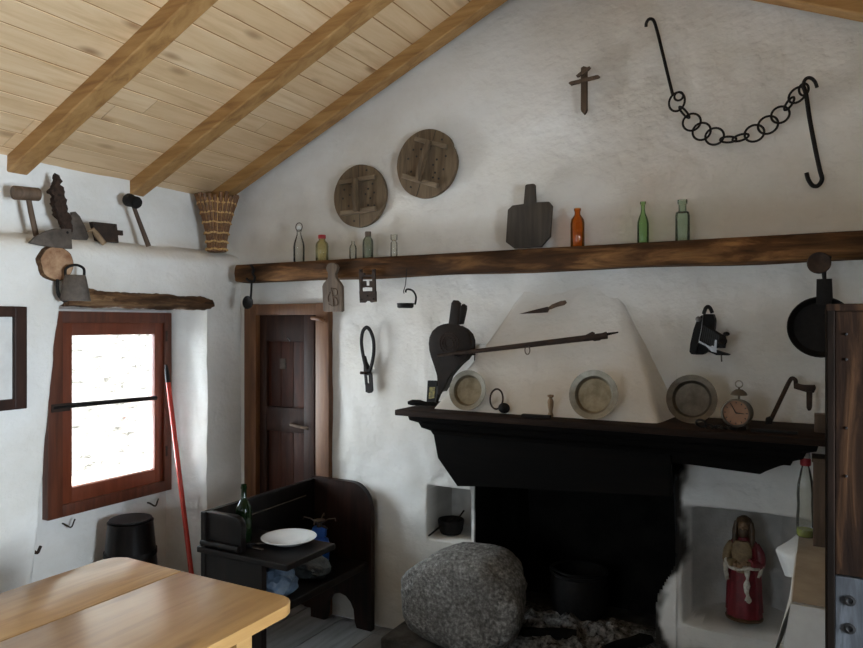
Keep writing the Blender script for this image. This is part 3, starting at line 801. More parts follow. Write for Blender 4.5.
# hammer
t = thing('hammer', 'round-headed hammer leaning on the ledge left of the basket', 'hammer', LX(149, 247, -3.06))
p0, p1 = LX(127.5, 199.5, -3.13), LX(137.5, 203, -3.05)
MB().tube([p0, p0+(p1-p0)*.12, p0+(p1-p0)*.45, p0+(p1-p0)*.55, p0+(p1-p0)*.9, p1], [.030, .035, .031, .029, .032, .028], 16).build('hammer_head', 'iron', t, smooth=50)
MB().tube([LX(132, 202, -3.09), LX(139, 221, -3.08), LX(148.7, 246.5, -3.065)], [.010, .011, .013], 10).build('handle', 'brownwood', t)
# wicker basket
bc = V((-3.065, 2.955, 2.02))
t = thing('basket', 'tall flared wicker basket with light bands at the end of the ledge', 'basket', bc)
def br(z): 
    q = z/.325; return .047+.012*q+.055*q**2.0
m = MB(); ns = 22
for k in range(ns):
    a = 2*pi*k/ns; jit = random.uniform(-.012, .012)
    m.tube([bc+V((br(z)*cos(a), br(z)*sin(a), z)) for z in (0, .06, .12, .18, .24, .29, .325+jit)], [.0068, .0075, .009, .011, .0125, .0135, .012], 7)
m.build('staves', 'cane', t)
m = MB()
for k in range(ns):
    a = 2*pi*(k+.5)/ns
    m.tube([bc+V(((br(z)-.003)*cos(a), (br(z)-.003)*sin(a), z)) for z in (0, .08, .16, .24, .30)], [.004, .0055, .0075, .009, .0095], 5)
m.build('inner_stakes', 'straw', t)
m = MB(); m.lathe([(0, 0), (.047, 0), (.047, .006), (0, .006)], bc); m.build('bottom', 'cane', t)
for z in (.012, .055, .105, .165, .22, .275):
    for dz in ((0,) if z < .2 else (0, .008)):
        pass
    MB().tube([bc+V(((br(z)+.009+.0035*(1 if k % 2 else -1))*cos(2*pi*k/44), (br(z)+.009+.0035*(1 if k % 2 else -1))*sin(2*pi*k/44), z+.003*sin(k*.9))) for k in range(44)], .0058, 6, True).build('band', 'straw', t)

# ================================================================ SHELF BEAM AND WHAT STANDS ON IT
BZ0, BZ1, BY = 1.84, 1.94, 2.965
n = 220; rings = []
for i in range(n+1):
    xx = -2.935+(XR+2.935)*i/n
    ring = []
    prof = [(0, .012), (.006, .003), (.02, 0), (.05, -.004), (.08, 0), (.094, .004), (.1, .014)]
    for z, yo in prof: ring.append(V((xx, BY+yo, BZ0+z)))
    ring += [V((xx, 3.085, BZ1)), V((xx, 3.085, BZ0))]
    for k in range(len(ring)):
        p = ring[k]; amp = .008 if k < 6 else (.002 if k == 6 else 0)
        ring[k] = p+V((0, abs(noise.noise(p*V((2.5, 9, 14)).x if False else V((p.x*5, p.y*9, p.z*26))))*amp*1.8, (noise.noise(V((p.x*2.2, 1, 3 if k > 3 else 9)))*.007 if k <= 1 or k == 8 else 0)))
    rings.append(ring)
o = MB().loft(rings).build('shelf_beam', 'beam', origin=(-.9, 3.03, BZ0), smooth=35)
tag(o, 'long rough dark brown beam fixed across the back wall as a shelf', 'beam', None, 'thing')
G = 'bottles on the long beam'
BYB = 3.035
def base(u): p = on_y(u, 300, BYB); p.z = BZ1+.001; return p
LEM = [(0, 0), (.9, 0), (1, .03), (1, .40), (.9, .50), (.6, .62), (.42, .70), (.38, .78), (.46, .79), (.46, .83), (.40, .84)]
def swing(root, c, h, r):
    MB().torus(c+V((0, 0, h*.90)), h*.105, .0026, (0, 1, 0), 20, 6).build('wire_bail', 'greyiron', root)
    MB().lathe([(0, h*.83), (.011, h*.83), (.013, h*.87), (.009, h*.92), (0, h*.925)], c).build('stopper', 'white_enamel', root)
bottle('swing_top_bottle', 'tall clear bottle with wire swing stopper, first from the left on the beam', base(299), .218, .062, LEM, 'g_clear', G, swing)
MED = [(0, 0), (.9, 0), (1, .03), (1, .60), (.92, .70), (.6, .80), (.5, .83), (.5, 1.), (.4, 1.)]
def rcap(root, c, h, r): MB().lathe([(0, h*.88), (r*.56, h*.88), (r*.6, h*.90), (r*.6, h*1.01), (r*.54, h*1.03), (0, h*1.03)], c).build('cap', 'redcap', root)
bottle('capped_bottle', 'yellowed glass bottle with red cap standing on the beam', base(322), .138, .070, MED, 'g_yellow', G, rcap)
bottle('small_bottle', 'tiny clear bottle left of the grey-green capped bottle', base(353), .098, .038, MED, 'g_frost', G)
def gcap(root, c, h, r): MB().lathe([(0, h*.83), (r*.56, h*.83), (r*.56, h*1.0), (r*.5, h*1.01), (0, h*1.01)], c).build('cap', 'greywood', root)
bottle('medicine_bottle', 'grey-green bottle with dull cap above the iron plate on the beam', base(368), .14, .056, MED, 'g_grey', G, gcap)
JAR = [(0, 0), (.9, 0), (1, .03), (1, .62), (.7, .68), (.7, .74), (1., .78), (1., 1.), (.85, 1.)]
bottle('narrow_bottle', 'narrow clear glass vial above the hanging pan holder', base(394), .116, .036, JAR, 'g_frost', G)
bottle('amber_bottle', 'amber brown glass bottle beside the paddle-shaped board', base(577.5), .172, .062, [(0, 0), (.95, 0), (1, .02), (1, .62), (.9, .72), (.5, .82), (.42, .85), (.42, .93), (.5, .94), (.5, 1.), (.38, 1.)], 'g_amber', G)
bottle('green_bottle', 'slim bright green glass bottle on the right part of the beam', base(643), .178, .048, [(0, 0), (.95, 0), (1, .02), (1, .40), (.97, .50), (.75, .62), (.45, .72), (.36, .78), (.36, .93), (.5, .94), (.5, 1.), (.38, 1.)], 'g_green', G)
bottle('pale_bottle', 'pale green wide-necked glass bottle, last one on the right of the beam', base(682.5), .172, .058, [(0, 0), (.95, 0), (1, .02), (1, .62), (.9, .70), (.55, .74), (.55, .90), (.68, .91), (.68, 1.), (.52, 1.)], 'g_pale', G)
# paddle-shaped board on the beam
t = thing('bread_board', 'dark paddle-shaped board with a short handle leaning on the beam', 'board', on_y(529, 248, 3.06))
px = [(500+a/3.923, 160+b/3.923) for a, b in ((48, 178), (92, 172), (138, 166), (190, 163), (203, 180), (195, 300), (160, 340), (55, 347), (22, 322), (30, 195))]
m = MB(); slab(m, px, 3.055, .022, .003); m.build('board', 'darkboard', t, smooth=30)
px = [(500+a/3.923, 160+b/3.923) for a, b in ((91, 180), (98, 100), (105, 95), (130, 92), (135, 97), (139, 178))]
m = MB(); slab(m, px, 3.0545, .022, .003); m.build('handle', 'darkboard', t, smooth=30)

# ---- hanging from the beam
def Z(sc, ox, oy): return lambda a, b: (ox+a/sc, oy+b/sc)
f = Z(6.483, 230, 220)
t = thing('ladle', 'small round iron ladle hanging from the left end of the beam', 'ladle', on_y(248, 303, 2.95))
MB().tube(smooth_pts([on_y(*f(*q), 2.955) for q in ((135, 292), (152, 318), (148, 350), (160, 372), (150, 400), (120, 392), (108, 378))]), .0075, 8).build('chain_hook', 'iron', t)
MB().tube([on_y(*f(140, 405), 2.95), on_y(*f(138, 460), 2.948), on_y(*f(134, 512), 2.945)], .006, 8).build('stem', 'iron', t)
MB().lathe([(0, .014), (.02, .012), (.034, .004), (.0375, -.006), (.035, -.006), (.032, .0), (.02, .008), (0, .010)], on_y(*f(117, 535), 2.94), (0, 1, 0)).build('bowl', 'iron', t)
t = thing('butter_paddle', 'grey wooden paddle with carved scrolls hanging over the door corner', 'paddle', on_y(331, 310, 2.945))
px = [f(*q) for q in ((622, 312), (628, 290), (645, 277), (668, 276), (688, 288), (695, 305), (690, 330), (678, 345), (680, 375), (710, 405), (724, 430), (727, 588), (718, 595), (612, 595), (603, 588), (597, 430), (604, 412), (636, 378), (638, 345), (626, 330))]
m = MB(); slab(m, px, 2.932, .022, .003); pd = m.build('paddle_body', 'greywood', t, smooth=30)
m = MB()
for pts in (((655, 440), (662, 470), (668, 520), (672, 560)), ((660, 448), (690, 450), (692, 485), (664, 500), (690, 510), (698, 545), (670, 560), (640, 545)), ((650, 470), (635, 500), (640, 530))):
    m.tube(smooth_pts([on_y(*f(*q), 2.931) for q in pts]), .003, 6)
m.build('carving', 'brownwood', pd)
f = Z(6.483, 340, 220)
t = thing('iron_plate', 'rusty pierced iron hinge plate hanging below the beam', 'hinge plate', on_y(367, 302, 2.95))
m = MB()
for q in (((121, 318), (140, 318), (142, 480), (126, 480)), ((207, 318), (225, 318), (229, 480), (209, 480)), ((124, 462), (231, 460), (232, 530), (200, 535), (190, 525), (170, 526), (160, 536), (128, 536)), ((138, 340), (158, 342), (158, 356), (210, 352), (210, 366), (138, 368)), ((138, 395), (165, 395), (165, 425), (190, 425), (190, 395), (210, 395), (210, 438), (160, 436), (140, 440))):
    slab(m, [f(*p) for p in q], 2.945+.0004*len(q), .010)
m.build('plate', 'rust', t, smooth=0)
for q in ((132, 330), (217, 330), (178, 492), (140, 515), (218, 512)): MB().ball(on_y(*f(*q), 2.944), .0045, 1).build('rivet', 'iron', t)
t = thing('pan_holder', 'small iron pan with a curved arm hanging on a wire from the beam', 'hanging pan', on_y(405, 308, 2.94))
MB().tube(smooth_pts([on_y(*f(*q), 2.948) for q in ((432, 315), (430, 350), (424, 420), (412, 462), (416, 476))]), .0022, 6).build('wire', 'iron', t)
MB().tube(smooth_pts([on_y(*f(*q), 2.945) for q in ((425, 470), (430, 452), (450, 450), (475, 462), (492, 495), (490, 530), (485, 548))]), .0048, 8).build('arm', 'iron', t)
c = on_y(*f(424, 555), 2.945)
MB().lathe([(0, -.012), (.034, -.012), (.04, -.008), (.042, .012), (.039, .012), (.036, -.004), (0, -.006)], c).build('dish', 'iron', t)
# round pan at the right end
t = thing('skillet', 'black round iron skillet hanging from the beam behind the cupboard', 'pan', on_y(821, 357, 2.98))
c = on_y(821, 327, 3.0)
MB().lathe([(0, .02), (.095, .02), (.106, .0), (.114, -.022), (.110, -.022), (.102, 0), (.092, .012), (0, .012)], c, (0, 1, 0), 40).build('pan_body', 'iron', t)
m = MB(); slab(m, [(816.5, 279), (832, 278.5), (833, 298), (831, 304), (816, 304)], 2.975, .014, .002); m.build('socket', 'iron', t, smooth=30)
MB().tube([on_y(824.5, 281, 2.982), on_y(824, 272, 2.975), on_y(826, 262, 2.96), on_y(829, 256, 2.952)], [.007, .008, .012, .010], 8).build('stem', 'iron', t)
MB().lathe([(0, .010), (.03, .010), (.038, .004), (.04, -.004), (.037, -.006), (0, 0)], on_y(819, 263, 2.935), (0, 1, 0)).build('round_plate', 'rust', t)

# ================================================================ ON THE BACK WALL
def wy(p, gap=0.): return back_y(p.x, p.z)-gap
def lid(cu, cv, rpx, tilt, label, bars, notch, seed):
    c = on_y(cu, cv, D-.03); R = rpx*mpp(cu, D)
    y = min(back_y(c.x+a, c.z+b) for a in (-R, 0, R) for b in (-R, 0, R))-.03
    c.y = y
    t = thing('cheese_lid', label, 'lid', c, 'round lids on the gable wall')
    out = []
    for k in range(56):
        a = 2*pi*k/56; q = 1+.012*noise.noise(V((cos(a)*2, sin(a)*2, seed)))
        if notch: 
            dd = (a-notch+pi) % (2*pi)-pi
            if abs(dd) < .28: q -= .07*(1-abs(dd)/.28)+.03*noise.noise(V((a*9, 1, 1)))
        out.append(V((c.x+R*q*cos(a), y, c.z+R*q*sin(a))))
    body = MB().prism(out, (0, .024, 0), .003).build('disc', 'lidwood', t, smooth=40)
    rot = Matrix.Rotation(radians(tilt), 3, 'Y')
    def L(a, b, yy): return V((c.x, yy, c.z))+rot @ V((a*R, 0, b*R))
    for zc_, hw, hh in bars:
        m = MB(); m.prism([L(-hw, zc_-hh, y-.022), L(hw, zc_-hh, y-.022), L(hw, zc_+hh, y-.022), L(-hw, zc_+hh, y-.022)], (0, .023, 0), .003); m.build('batten', 'batten', t, smooth=0)
    m = MB(); m.prism([L(-.065, bars[0][0]+.04, y-.046), L(.065, bars[0][0]+.04, y-.046), L(.075, 0, y-.052), L(.10, bars[1][0]-.03, y-.046), L(-.06, bars[1][0]-.03, y-.046), L(-.085, 0, y-.052)], (0, .025, 0), .004); m.build('grip', 'lidwood', t, smooth=0)
    random.seed(seed)
    for (a, b) in ((-.55, .3), (-.35, .1), (-.6, 0), (-.45, -.3), (-.3, .35), (.35, .2), (.55, .35), (.6, 0), (.4, -.15), (.55, -.35), (.35, -.35), (.3, .75), (-.25, -.75), (-.2, -.1), (.25, .05)):
        p = L(a+random.uniform(-.04, .04), b+random.uniform(-.04, .04), y-.0015); MB().lathe([(0, 0), (.0056, 0), (.0056, .001), (0, .001)], p, (0, 1, 0), 10).build('hole', 'ink', body)
    for pts in ((L(-.006, .40, y-.001), L(.004, .40, y-.001), L(.012, .985, y-.001), L(-.004, .985, y-.001)), (L(-.01, -.42, y-.001), L(.004, -.42, y-.001), L(.006, -.985, y-.001), L(-.012, -.985, y-.001))):
        MB().prism(pts, (0, .0015, 0)).build('crack', 'ink', body, smooth=0)
lid(359.5, 196, 31, -2, 'round perforated wooden lid, the lower left of the two on the gable', ((.50, .68, .07), (-.50, .68, .08)), 0, 4)
lid(427, 164, 34, 19, 'round perforated wooden lid with chipped edge, nearest the sloping rafter', ((.60, .55, .06), (-.52, .62, .07)), .38, 9)

# cross
f = Z(9.25, 560, 50)
t = thing('cross', 'small dark wooden cross high on the white gable', 'cross', on_y(584, 114, D-.03))
m = MB(); slab(m, [f(*q) for q in ((192, 165), (215, 148), (245, 155), (245, 550), (238, 570), (218, 593), (196, 568), (190, 550))], D-.045, .022, .002); m.build('upright', 'brownwood', t, smooth=0)
m = MB(); slab(m, [f(*q) for q in ((75, 305), (95, 290), (345, 228), (365, 240), (350, 255), (95, 322))], D-.060, .018, .002); m.build('crossbar', 'brownwood', t, smooth=0)
m = MB(); slab(m, [f(*q) for q in ((145, 235), (195, 195), (240, 165), (270, 148), (282, 160), (262, 182), (215, 222), (155, 250))], D-.058, .014, .002); m.build('title_board', 'brownwood', t, smooth=0)

# chain with hooks
f = Z(3.24, 630, 0)
t = thing('hook_chain', 'black iron hearth chain with long hooks strung across the gable', 'chain', on_y(740, 140, D-.04))
def P(a, b, off=.045): return on_y(*f(a, b), D-off)
def chook(pts, r, nm): 
    MB().tube(smooth_pts([P(*q) for q in pts]), r, 9).build(nm, 'iron', t)
chook(((52, 86), (53, 74, .055), (62, 62, .06), (76, 66, .05), (88, 100), (104, 165), (122, 240), (138, 305)), .0066, 'long_hook')
chook(((606, 283), (600, 266), (588, 254), (574, 253), (564, 264), (562, 285)), .0066, 'top_hook')
chook(((562, 280), (571, 310), (583, 390), (600, 480), (615, 550), (622, 580), (610, 601), (592, 601), (578, 582), (572, 560)), .0082, 'pot_hook')
k4 = mpp(740, D)/3.24
def link(a, b, R, rot, edge, stretch=1., off=.045):
    c = P(a, b, off); u = V((cos(radians(rot)), 0, sin(radians(rot))))
    ax = V((0, 1, 0)) if not edge else (V((0, .25, 0))+u.cross(V((0, 1, 0)))).normalized()
    MB().torus(c, R*k4, .0046, ax, 24, 7, stretch, u-ax*u.dot(ax)).build('link', 'iron', t)
for L_ in ((152, 330, 25, 80, 0, 1.25), (158, 312, 14, 0, 0, 1.), (176, 364, 20, -50, 1, 1.25), (200, 396, 28, -25, 0, 1.0), (232, 426, 28, -20, 0, 1.), (274, 442, 27, -10, 0, 1.05), (318, 452, 20, -3, 1, 1.2), (358, 446, 20, 12, 1, 1.2), (403, 432, 26, 15, 0, 1.1), (447, 405, 27, 30, 0, 1.08), (487, 372, 25, 40, 0, 1.05), (516, 336, 18, 52, 1, 1.2), (542, 308, 20, 45, 0, 1.35), (563, 290, 13, 90, 0, 1.4)):
    link(*L_)

# sheep shears
f = Z(7.2, 350, 310)
t = thing('sheep_shears', 'black iron sheep shears hanging on a peg right of the door', 'shears', on_y(368, 392, D-.03))
MB().tube(smooth_pts([on_y(*f(*q), D-.04) for q in ((118, 430), (103, 370), (88, 290), (82, 220), (92, 155), (118, 126), (146, 150), (168, 215), (171, 300), (158, 385), (138, 450))], 5), .0105, 9, flat=.45).build('spring_bow', 'iron', t)
m = MB(); slab(m, [f(*q) for q in ((96, 340), (108, 330), (122, 380), (140, 420), (135, 455), (155, 455), (162, 580), (152, 596), (135, 600), (112, 590), (108, 520), (137, 535), (133, 470), (118, 470), (120, 530), (108, 540), (98, 440))], D-.036, .010); m.build('blades', 'iron', t, smooth=0)
MB().tube([on_y(*f(75, 452), D-.075), on_y(*f(110, 455), D-.05), on_y(*f(135, 456), D+.01)], .008, 8).build('peg', 'rust', t)

# bellows
f = Z(4.985, 410, 290)
t = thing('fire_bellows', 'dark leather fire bellows hanging nozzle down left of the chimney hood', 'bellows', on_y(434, 403, 2.95))
YB = 2.93
out = [(92, 265), (96, 235), (110, 205), (135, 182), (165, 170), (192, 166), (235, 172), (265, 188), (290, 215), (302, 250), (302, 285), (292, 320), (270, 350), (240, 375), (208, 410), (185, 440), (168, 490), (150, 520), (136, 520), (138, 470), (134, 425), (122, 375), (105, 335), (96, 300)]
m = MB(); slab(m, [f(*q) for q in out], YB, .016, .003); front = m.build('front_board', 'bellows', t, smooth=30)
cc = V((0, 0, 0)); pts = [on_y(*f(*q), YB) for q in out]
for p in pts: cc += p/len(pts)
rings = []
for yy, s in ((.015, .96), (.028, .86), (.04, .95), (.052, .86), (.066, .95)): rings.append([cc+(p-cc)*s+V((0, yy, 0)) for p in pts])
MB().loft(rings).build('leather_folds', 'leather', t, smooth=60)
m = MB(); slab(m, [f(*q) for q in out], YB+.066, .014, .003); m.build('back_board', 'bellows', t, smooth=30)
m = MB(); slab(m, [f(*q) for q in ((190, 175), (205, 65), (215, 50), (235, 52), (248, 65), (238, 175))], YB, .018, .003); m.build('handle', 'bellows', t, smooth=30)
m = MB(); slab(m, [f(*q) for q in ((225, 175), (248, 85), (262, 68), (278, 78), (278, 95), (262, 170))], YB+.055, .018, .003); m.build('handle', 'bellows', t, smooth=30)
MB().tube([on_y(*f(148, 480), YB+.035), on_y(*f(142, 520), YB+.035), on_y(*f(127, 575), YB+.03)], [.016, .012, .007], 10).build('nozzle', 'iron', t)
m = MB()
for R in (.022, .036, .05): m.torus(on_y(*f(195, 265), YB-.0005), R, .0018, (0, 1, 0), 28, 6)
m.build('carved_rings', 'bark', front)
# iron rod across the hood
f = Z(3.596, 400, 280)
t = thing('iron_rod', 'long rusty iron rod with a small ring slanting across the chimney hood', 'rod', on_y(525, 345, 2.9))
A, B = on_y(*f(135, 272), 2.90), on_y(*f(745, 200), 2.955)
MB().tube([A, A+(B-A)*.3, A+(B-A)*.6, B], [.0075, .0105, .0125, .0145], 10).build('shaft', 'rust', t)
MB().tube([B+V((0, 0, .006)), on_y(*f(785, 188), 2.96)], [.006, .003], 8).build('spike', 'iron', t)
m = MB(); slab(m, [f(*q) for q in ((668, 197), (690, 186), (698, 190), (698, 200), (740, 186), (742, 200), (668, 208))], 2.94, .012); m.build('lug', 'rust', t, smooth=0)
MB().torus(on_y(*f(458, 252), 2.922), .0115, .0026, (0, 1, 0), 18, 6, 1.7, (0, 0, 1)).build('ring', 'greyiron', t)
for fr_ in (.12, .93):
    p = A+(B-A)*fr_; e = V((p.x, 3.06 if fr_ > .5 else 3.11, p.z-.012)); MB().tube([V((p.x, p.y-.012, p.z-.008)), V((p.x, p.y, p.z-.013)), e], .004, 6).build('nail', 'iron', t)
# knife
t = thing('knife', 'old rusty knife with wooden handle fixed high on the chimney hood', 'knife', on_y(542, 312, 3.03))
m = MB(); slab(m, [f(*q) for q in ((428, 122), (480, 108), (530, 96), (540, 100), (530, 117), (480, 120))], 3.035, .005); m.build('blade', 'rust', t, smooth=0)
m = MB(); slab(m, [f(*q) for q in ((530, 100), (545, 88), (575, 76), (592, 73), (597, 82), (588, 90), (560, 97), (538, 106))], 3.03, .015, .002); m.build('handle', 'brownwood', t, smooth=30)

# folding camera
f = Z(9.96, 685, 300)
YC = 3.02
t = thing('folding_camera', 'old black folding camera with open bellows hanging on the back wall', 'camera', on_y(709, 355, YC))
m = MB(); m.prism([on_y(*f(*q), YC-.02) for q in ((120, 190), (165, 150), (180, 165), (178, 230), (130, 420), (115, 520), (95, 545), (60, 540), (42, 515), (50, 440), (85, 290))], (0, .07, 0), .003); m.build('body_side', 'black', t, smooth=30)
m = MB(); m.prism([on_y(*f(*q), YC+.0) for q in ((178, 140), (280, 140), (298, 200), (290, 285), (270, 400), (225, 510), (180, 545), (100, 545), (130, 420), (178, 230))], (0, .06, 0), .003); m.build('body_back', 'black', t, smooth=30)
rings = []
nb = 9
A0 = [(182, 240), (275, 285), (240, 420), (150, 405)]; A1 = [(345, 350), (395, 355), (375, 470), (320, 480)]
for i in range(nb*2+1):
    q = i/(nb*2); s = 1. if i % 2 == 0 else .90
    c0 = [V((0, 0)) for _ in range(4)]
    pts = [((a[0]*(1-q)+b[0]*q), (a[1]*(1-q)+b[1]*q)) for a, b in zip(A0, A1)]
    mx, my = sum(p[0] for p in pts)/4, sum(p[1] for p in pts)/4
    pts = [(mx+(p[0]-mx)*s, my+(p[1]-my)*s) for p in pts]
    yy = YC-.005-.045*q
    hw = (.040-.018*q)*s
    # thick rectangular section
    p0, p1, p2, p3 = [on_y(*f(*p), yy) for p in pts]
    rings.append([p0+V((0, -hw*.5, 0)), p1+V((0, hw*.3, 0)), p2+V((0, hw*.5, 0)), p3+V((0, -hw*.3, 0))])
MB().loft(rings).build('camera_bellows', 'black', t, smooth=20)
m = MB(); m.prism([on_y(*f(*q), YC-.075) for q in ((335, 355), (360, 340), (400, 350), (412, 400), (400, 480), (340, 480), (328, 420))], (0, .02, 0), .002); m.build('lens_board', 'black', t, smooth=30)
c = on_y(*f(372, 408), YC-.076)
MB().lathe([(.017, 0), (.017, .008), (.012, .010), (.010, .006), (0, .005)], c, (.25, -1, 0), 24).build('lens', 'iron', t)
MB().ball(on_y(*f(412, 338), YC-.07), .011, 2, (1.2, .8, .8)).build('viewfinder', 'black', t)
m = MB(); m.prism([on_y(*f(*q), YC-.07) for q in ((210, 505), (300, 500), (440, 545), (435, 553), (310, 550))], (0, .06, 0), .001); m.build('bed', 'black', t, smooth=0)
m = MB(); m.prism([on_y(*f(*q), YC-.078) for q in ((140, 405), (185, 430), (250, 462), (290, 460), (298, 395), (315, 398), (312, 525), (265, 515), (200, 455), (135, 425))], (0, .005, 0)); m.build('strut', 'chrome', t, smooth=0)
MB().ball(on_y(*f(133, 190), YC-.025), .0115, 2).build('knob', 'chrome', t)
MB().tube(smooth_pts([on_y(*f(*q), YC+.01) for q in ((185, 140), (205, 85), (228, 66), (252, 85), (272, 130))]), .0075, 8).build('strap', 'black', t)
MB().tube([on_y(*f(362, 550), YC-.05), on_y(*f(365, 615), YC-.05)], .003, 6).build('stand_foot', 'greyiron', t)
MB().tube([on_y(*f(178, 160), YC-.022), on_y(*f(165, 280), YC-.022), on_y(*f(138, 410), YC-.022)], .0015, 6).build('chrome_edge', 'chrome', t)
MB().tube([on_y(*f(228, 80), YC+.0), on_y(*f(228, 84), D+.02)], .003, 6).build('nail', 'iron', t)

# ================================================================ MANTEL
SZ = 1.213
t = thing('mantelpiece', 'blackened wooden mantelpiece with moulded cornice over the fireplace', 'mantelpiece', (-.8, 2.9, .88))
m = MB(); m.box((-1.683, 2.69, SZ-.026), (.20, 3.095, SZ), .006)
m.jitter(.003, 7).build('mantel_shelf', 'mantel_top', t, smooth=30)
# cornice: moulding profile with a mitred return at the left end
prof = [(0.0, -.026), (.018, -.026), (.024, -.05), (.05, -.062), (.058, -.085), (.085, -.10), (.092, -.118)]
rings = []
for o_, z in prof: rings.append([V((-1.66+o_*1.25, 3.09, SZ+z)), V((-1.66+o_*1.25, 2.71+o_, SZ+z)), V((.02-o_*1.2, 2.71+o_, SZ+z)), V((.02-o_*1.2, 3.09, SZ+z))])
MB().loft(rings).build('cornice', 'mantel', t, smooth=0)
m = MB(); m.prism([V((-1.543, 2.80, SZ-.115)), V((-.50, 2.80, SZ-.115)), V((-.50, 2.80, .935)), V((-1.30, 2.80, .885)), V((-1.42, 2.80, .872)), V((-1.52, 2.80, .99))], (0, .05, 0), .004); m.build('frieze_board', 'mantel', t, smooth=0)
m = MB(); m.prism([V((-.50, 2.82, SZ-.115)), V((-.095, 2.82, SZ-.115)), V((-.13, 2.82, 1.085)), V((-.15, 2.82, 1.078)), V((-.19, 2.82, 1.05)), V((-.50, 2.82, 1.065))], (0, .26, 0), .003); m.build('side_board', 'mantel', t, smooth=0)
m = MB(); m.box((-1.42, 2.85, .99), (-.53, 3.09, 1.015)); m.build('soffit', 'mantel', t, smooth=0)

def on_shelf(u, y): p = on_y(u, 400, y); p.z = SZ+.003; return p
# pewter plates
def pewter(cu, y, rpx, label, m1, m2, lean, seed=0):
    R = rpx*mpp(cu, y); p = on_shelf(cu, y)
    ax = V((0, -cos(radians(lean)), sin(radians(lean))))      # facing the room, leaning back
    c = p+V((0, R*sin(radians(lean))*1.0, R*cos(radians(lean))))
    t = thing('pewter_plate', label, 'plate', p, 'pewter plates on the mantel')
    MB().lathe([(R*.70, -.010), (R*.74, -.003), (R*.78, .005), (R*.97, .009), (R, .011), (R, .014), (R*.97, .0135), (R*.77, .009), (R*.72, .001)], c, ax, 48, 1, False).build('rim', m1, t)
    MB().lathe([(0, -.012), (R*.68, -.012), (R*.735, -.003), (R*.72, .001), (R*.67, -.007), (R*.64, -.0075), (0, -.0075)], c, ax, 48, 1, False).build('well', m2, t)
pewter(466.7, 2.785, 20.3, 'pewter plate at the left end of the mantel beside the bellows', 'pewter', 'pewter_in', 12)
pewter(592.5, 2.765, 25, 'large pewter plate leaning on the middle of the chimney hood', 'pewter', 'pewter_in', 13)
pewter(691, 2.845, 24.5, 'dull tarnished plate leaning beside the alarm clock', 'pewter_dark', 'pewter_dark', 14)
f = Z(3.596, 400, 280)
# small framed picture
t = thing('small_picture', 'tiny black framed picture standing behind the bellows nozzle', 'picture', on_y(431, 402, 2.95))
m = MB(); slab(m, [(426.3, 403.5), (427.5, 380.5), (437, 380.8), (436, 403.5)], 2.955, .012, .002); m.build('frame', 'black', t, smooth=0)
m = MB(); slab(m, [(428.6, 399), (429.4, 387), (435, 387), (434.3, 398)], 2.9535, .004); m.build('print', 'picture', t, smooth=0)
# dark spindle lying at the left end
p0, p1 = on_shelf(408, 2.82), on_shelf(437, 2.86)
o = MB().tube([p0+V((0, 0, .014)), p0+(p1-p0)*.15+V((0, 0, .016)), p0+(p1-p0)*.4+V((0, 0, .016)), p0+(p1-p0)*.6+V((0, 0, .012)), p1+V((0, 0, .012))], [.008, .014, .014, .010, .009], 10).build('door_knob', 'black', origin=p0)
o.name = 'spindle'; tag(o, 'dark turned spindle lying at the left end of the mantel', 'spindle')
# iron ball with loop
c = on_shelf(504, 2.78)
t = thing('padlock', 'dark iron weight with a tall loop standing right of the left plate', 'weight', c)
MB().ball(c+V((0, 0, .023)), .026, 3, (1, .8, .88)).build('weight_body', 'iron', t)
MB().torus(on_y(*f(347, 428), 2.785), .030, .0042, (0, 1, 0), 30, 8, 1.45, (.12, 0, 1)).build('loop', 'rust', t)
t.name = 'iron_weight'
# turned wooden peg
c = on_shelf(550.5, 2.775); k = .0011*4
o = MB().lathe([(0, 0), (.011, 0), (.012, .006), (.008, .02), (.012, .045), (.013, .062), (.009, .074), (.007, .078), (.013, .083), (.013, .09), (0, .092)], c).build('wooden_peg', 'tanwood', origin=c); tag(o, 'small turned wooden peg standing between the two pewter plates', 'peg')
# flat iron and bits on the shelf
c = on_shelf(538, 2.72)
o = MB().box(c+V((-.07, -.012, 0)), c+V((.055, .014, .012)), .003).jitter(.002, 30).build('iron_bar', 'iron', origin=c); tag(o, 'flat dark iron bar lying at the mantel edge before the wooden peg', 'bar')
f6 = Z(4.542, 640, 360)
c = on_shelf(701, 2.755)
t = thing('key_ring', 'small iron ring with chain lying before the tarnished plate', 'ring', c)
MB().torus(c+V((0, 0, .016)), .017, .0042, (.1, 1, .7), 22, 8).build('ring', 'iron', t)
for k in range(6):
    MB().torus(c+V((.03+.016*k, .004*sin(k*2.), .005)), .0095, .0028, (0, .3, 1) if k % 2 else (0, 1, .25), 16, 6, 1.3, (1, 0, 0)).build('link', 'iron', t)
# alarm clock
c = on_shelf(738, 2.80)
t = thing('alarm_clock', 'old round alarm clock with copper dial and bell standing on the mantel', 'clock', c)
fc = on_y(736.3, 412.9, 2.785); R = .0495
ax = V((-.17, -1, .05)).normalized()
MB().lathe([(0, -.055), (R*.86, -.055), (R*.97, -.048), (R, -.03), (R, .0), (R*1.05, .004), (R*1.05, .010), (R*.92, .012), (R*.90, .004)], fc, ax, 40, 1, False).build('case', 'pewter_dark', t)
MB().lathe([(0, .0), (R*.93, .0), (R*.93, .004), (0, .004)], fc, ax, 40).build('dial', 'dial', t)
q = V((0, 0, 1)).rotation_difference(ax)
side = ax.cross(V((0, 0, 1))).normalized()*-1; upv = side.cross(ax).normalized()*-1
if upv.z < 0: upv = -upv
if side.x < 0: side = -side
def F(a, b, d=.006): return fc+side*a*R+upv*b*R+ax*d
m = MB()
for k in range(12):
    a = 2*pi*k/12; m.tube([F(.70*sin(a), .70*cos(a), .0045), F(.83*sin(a), .83*cos(a), .0045)], .0016, 5)
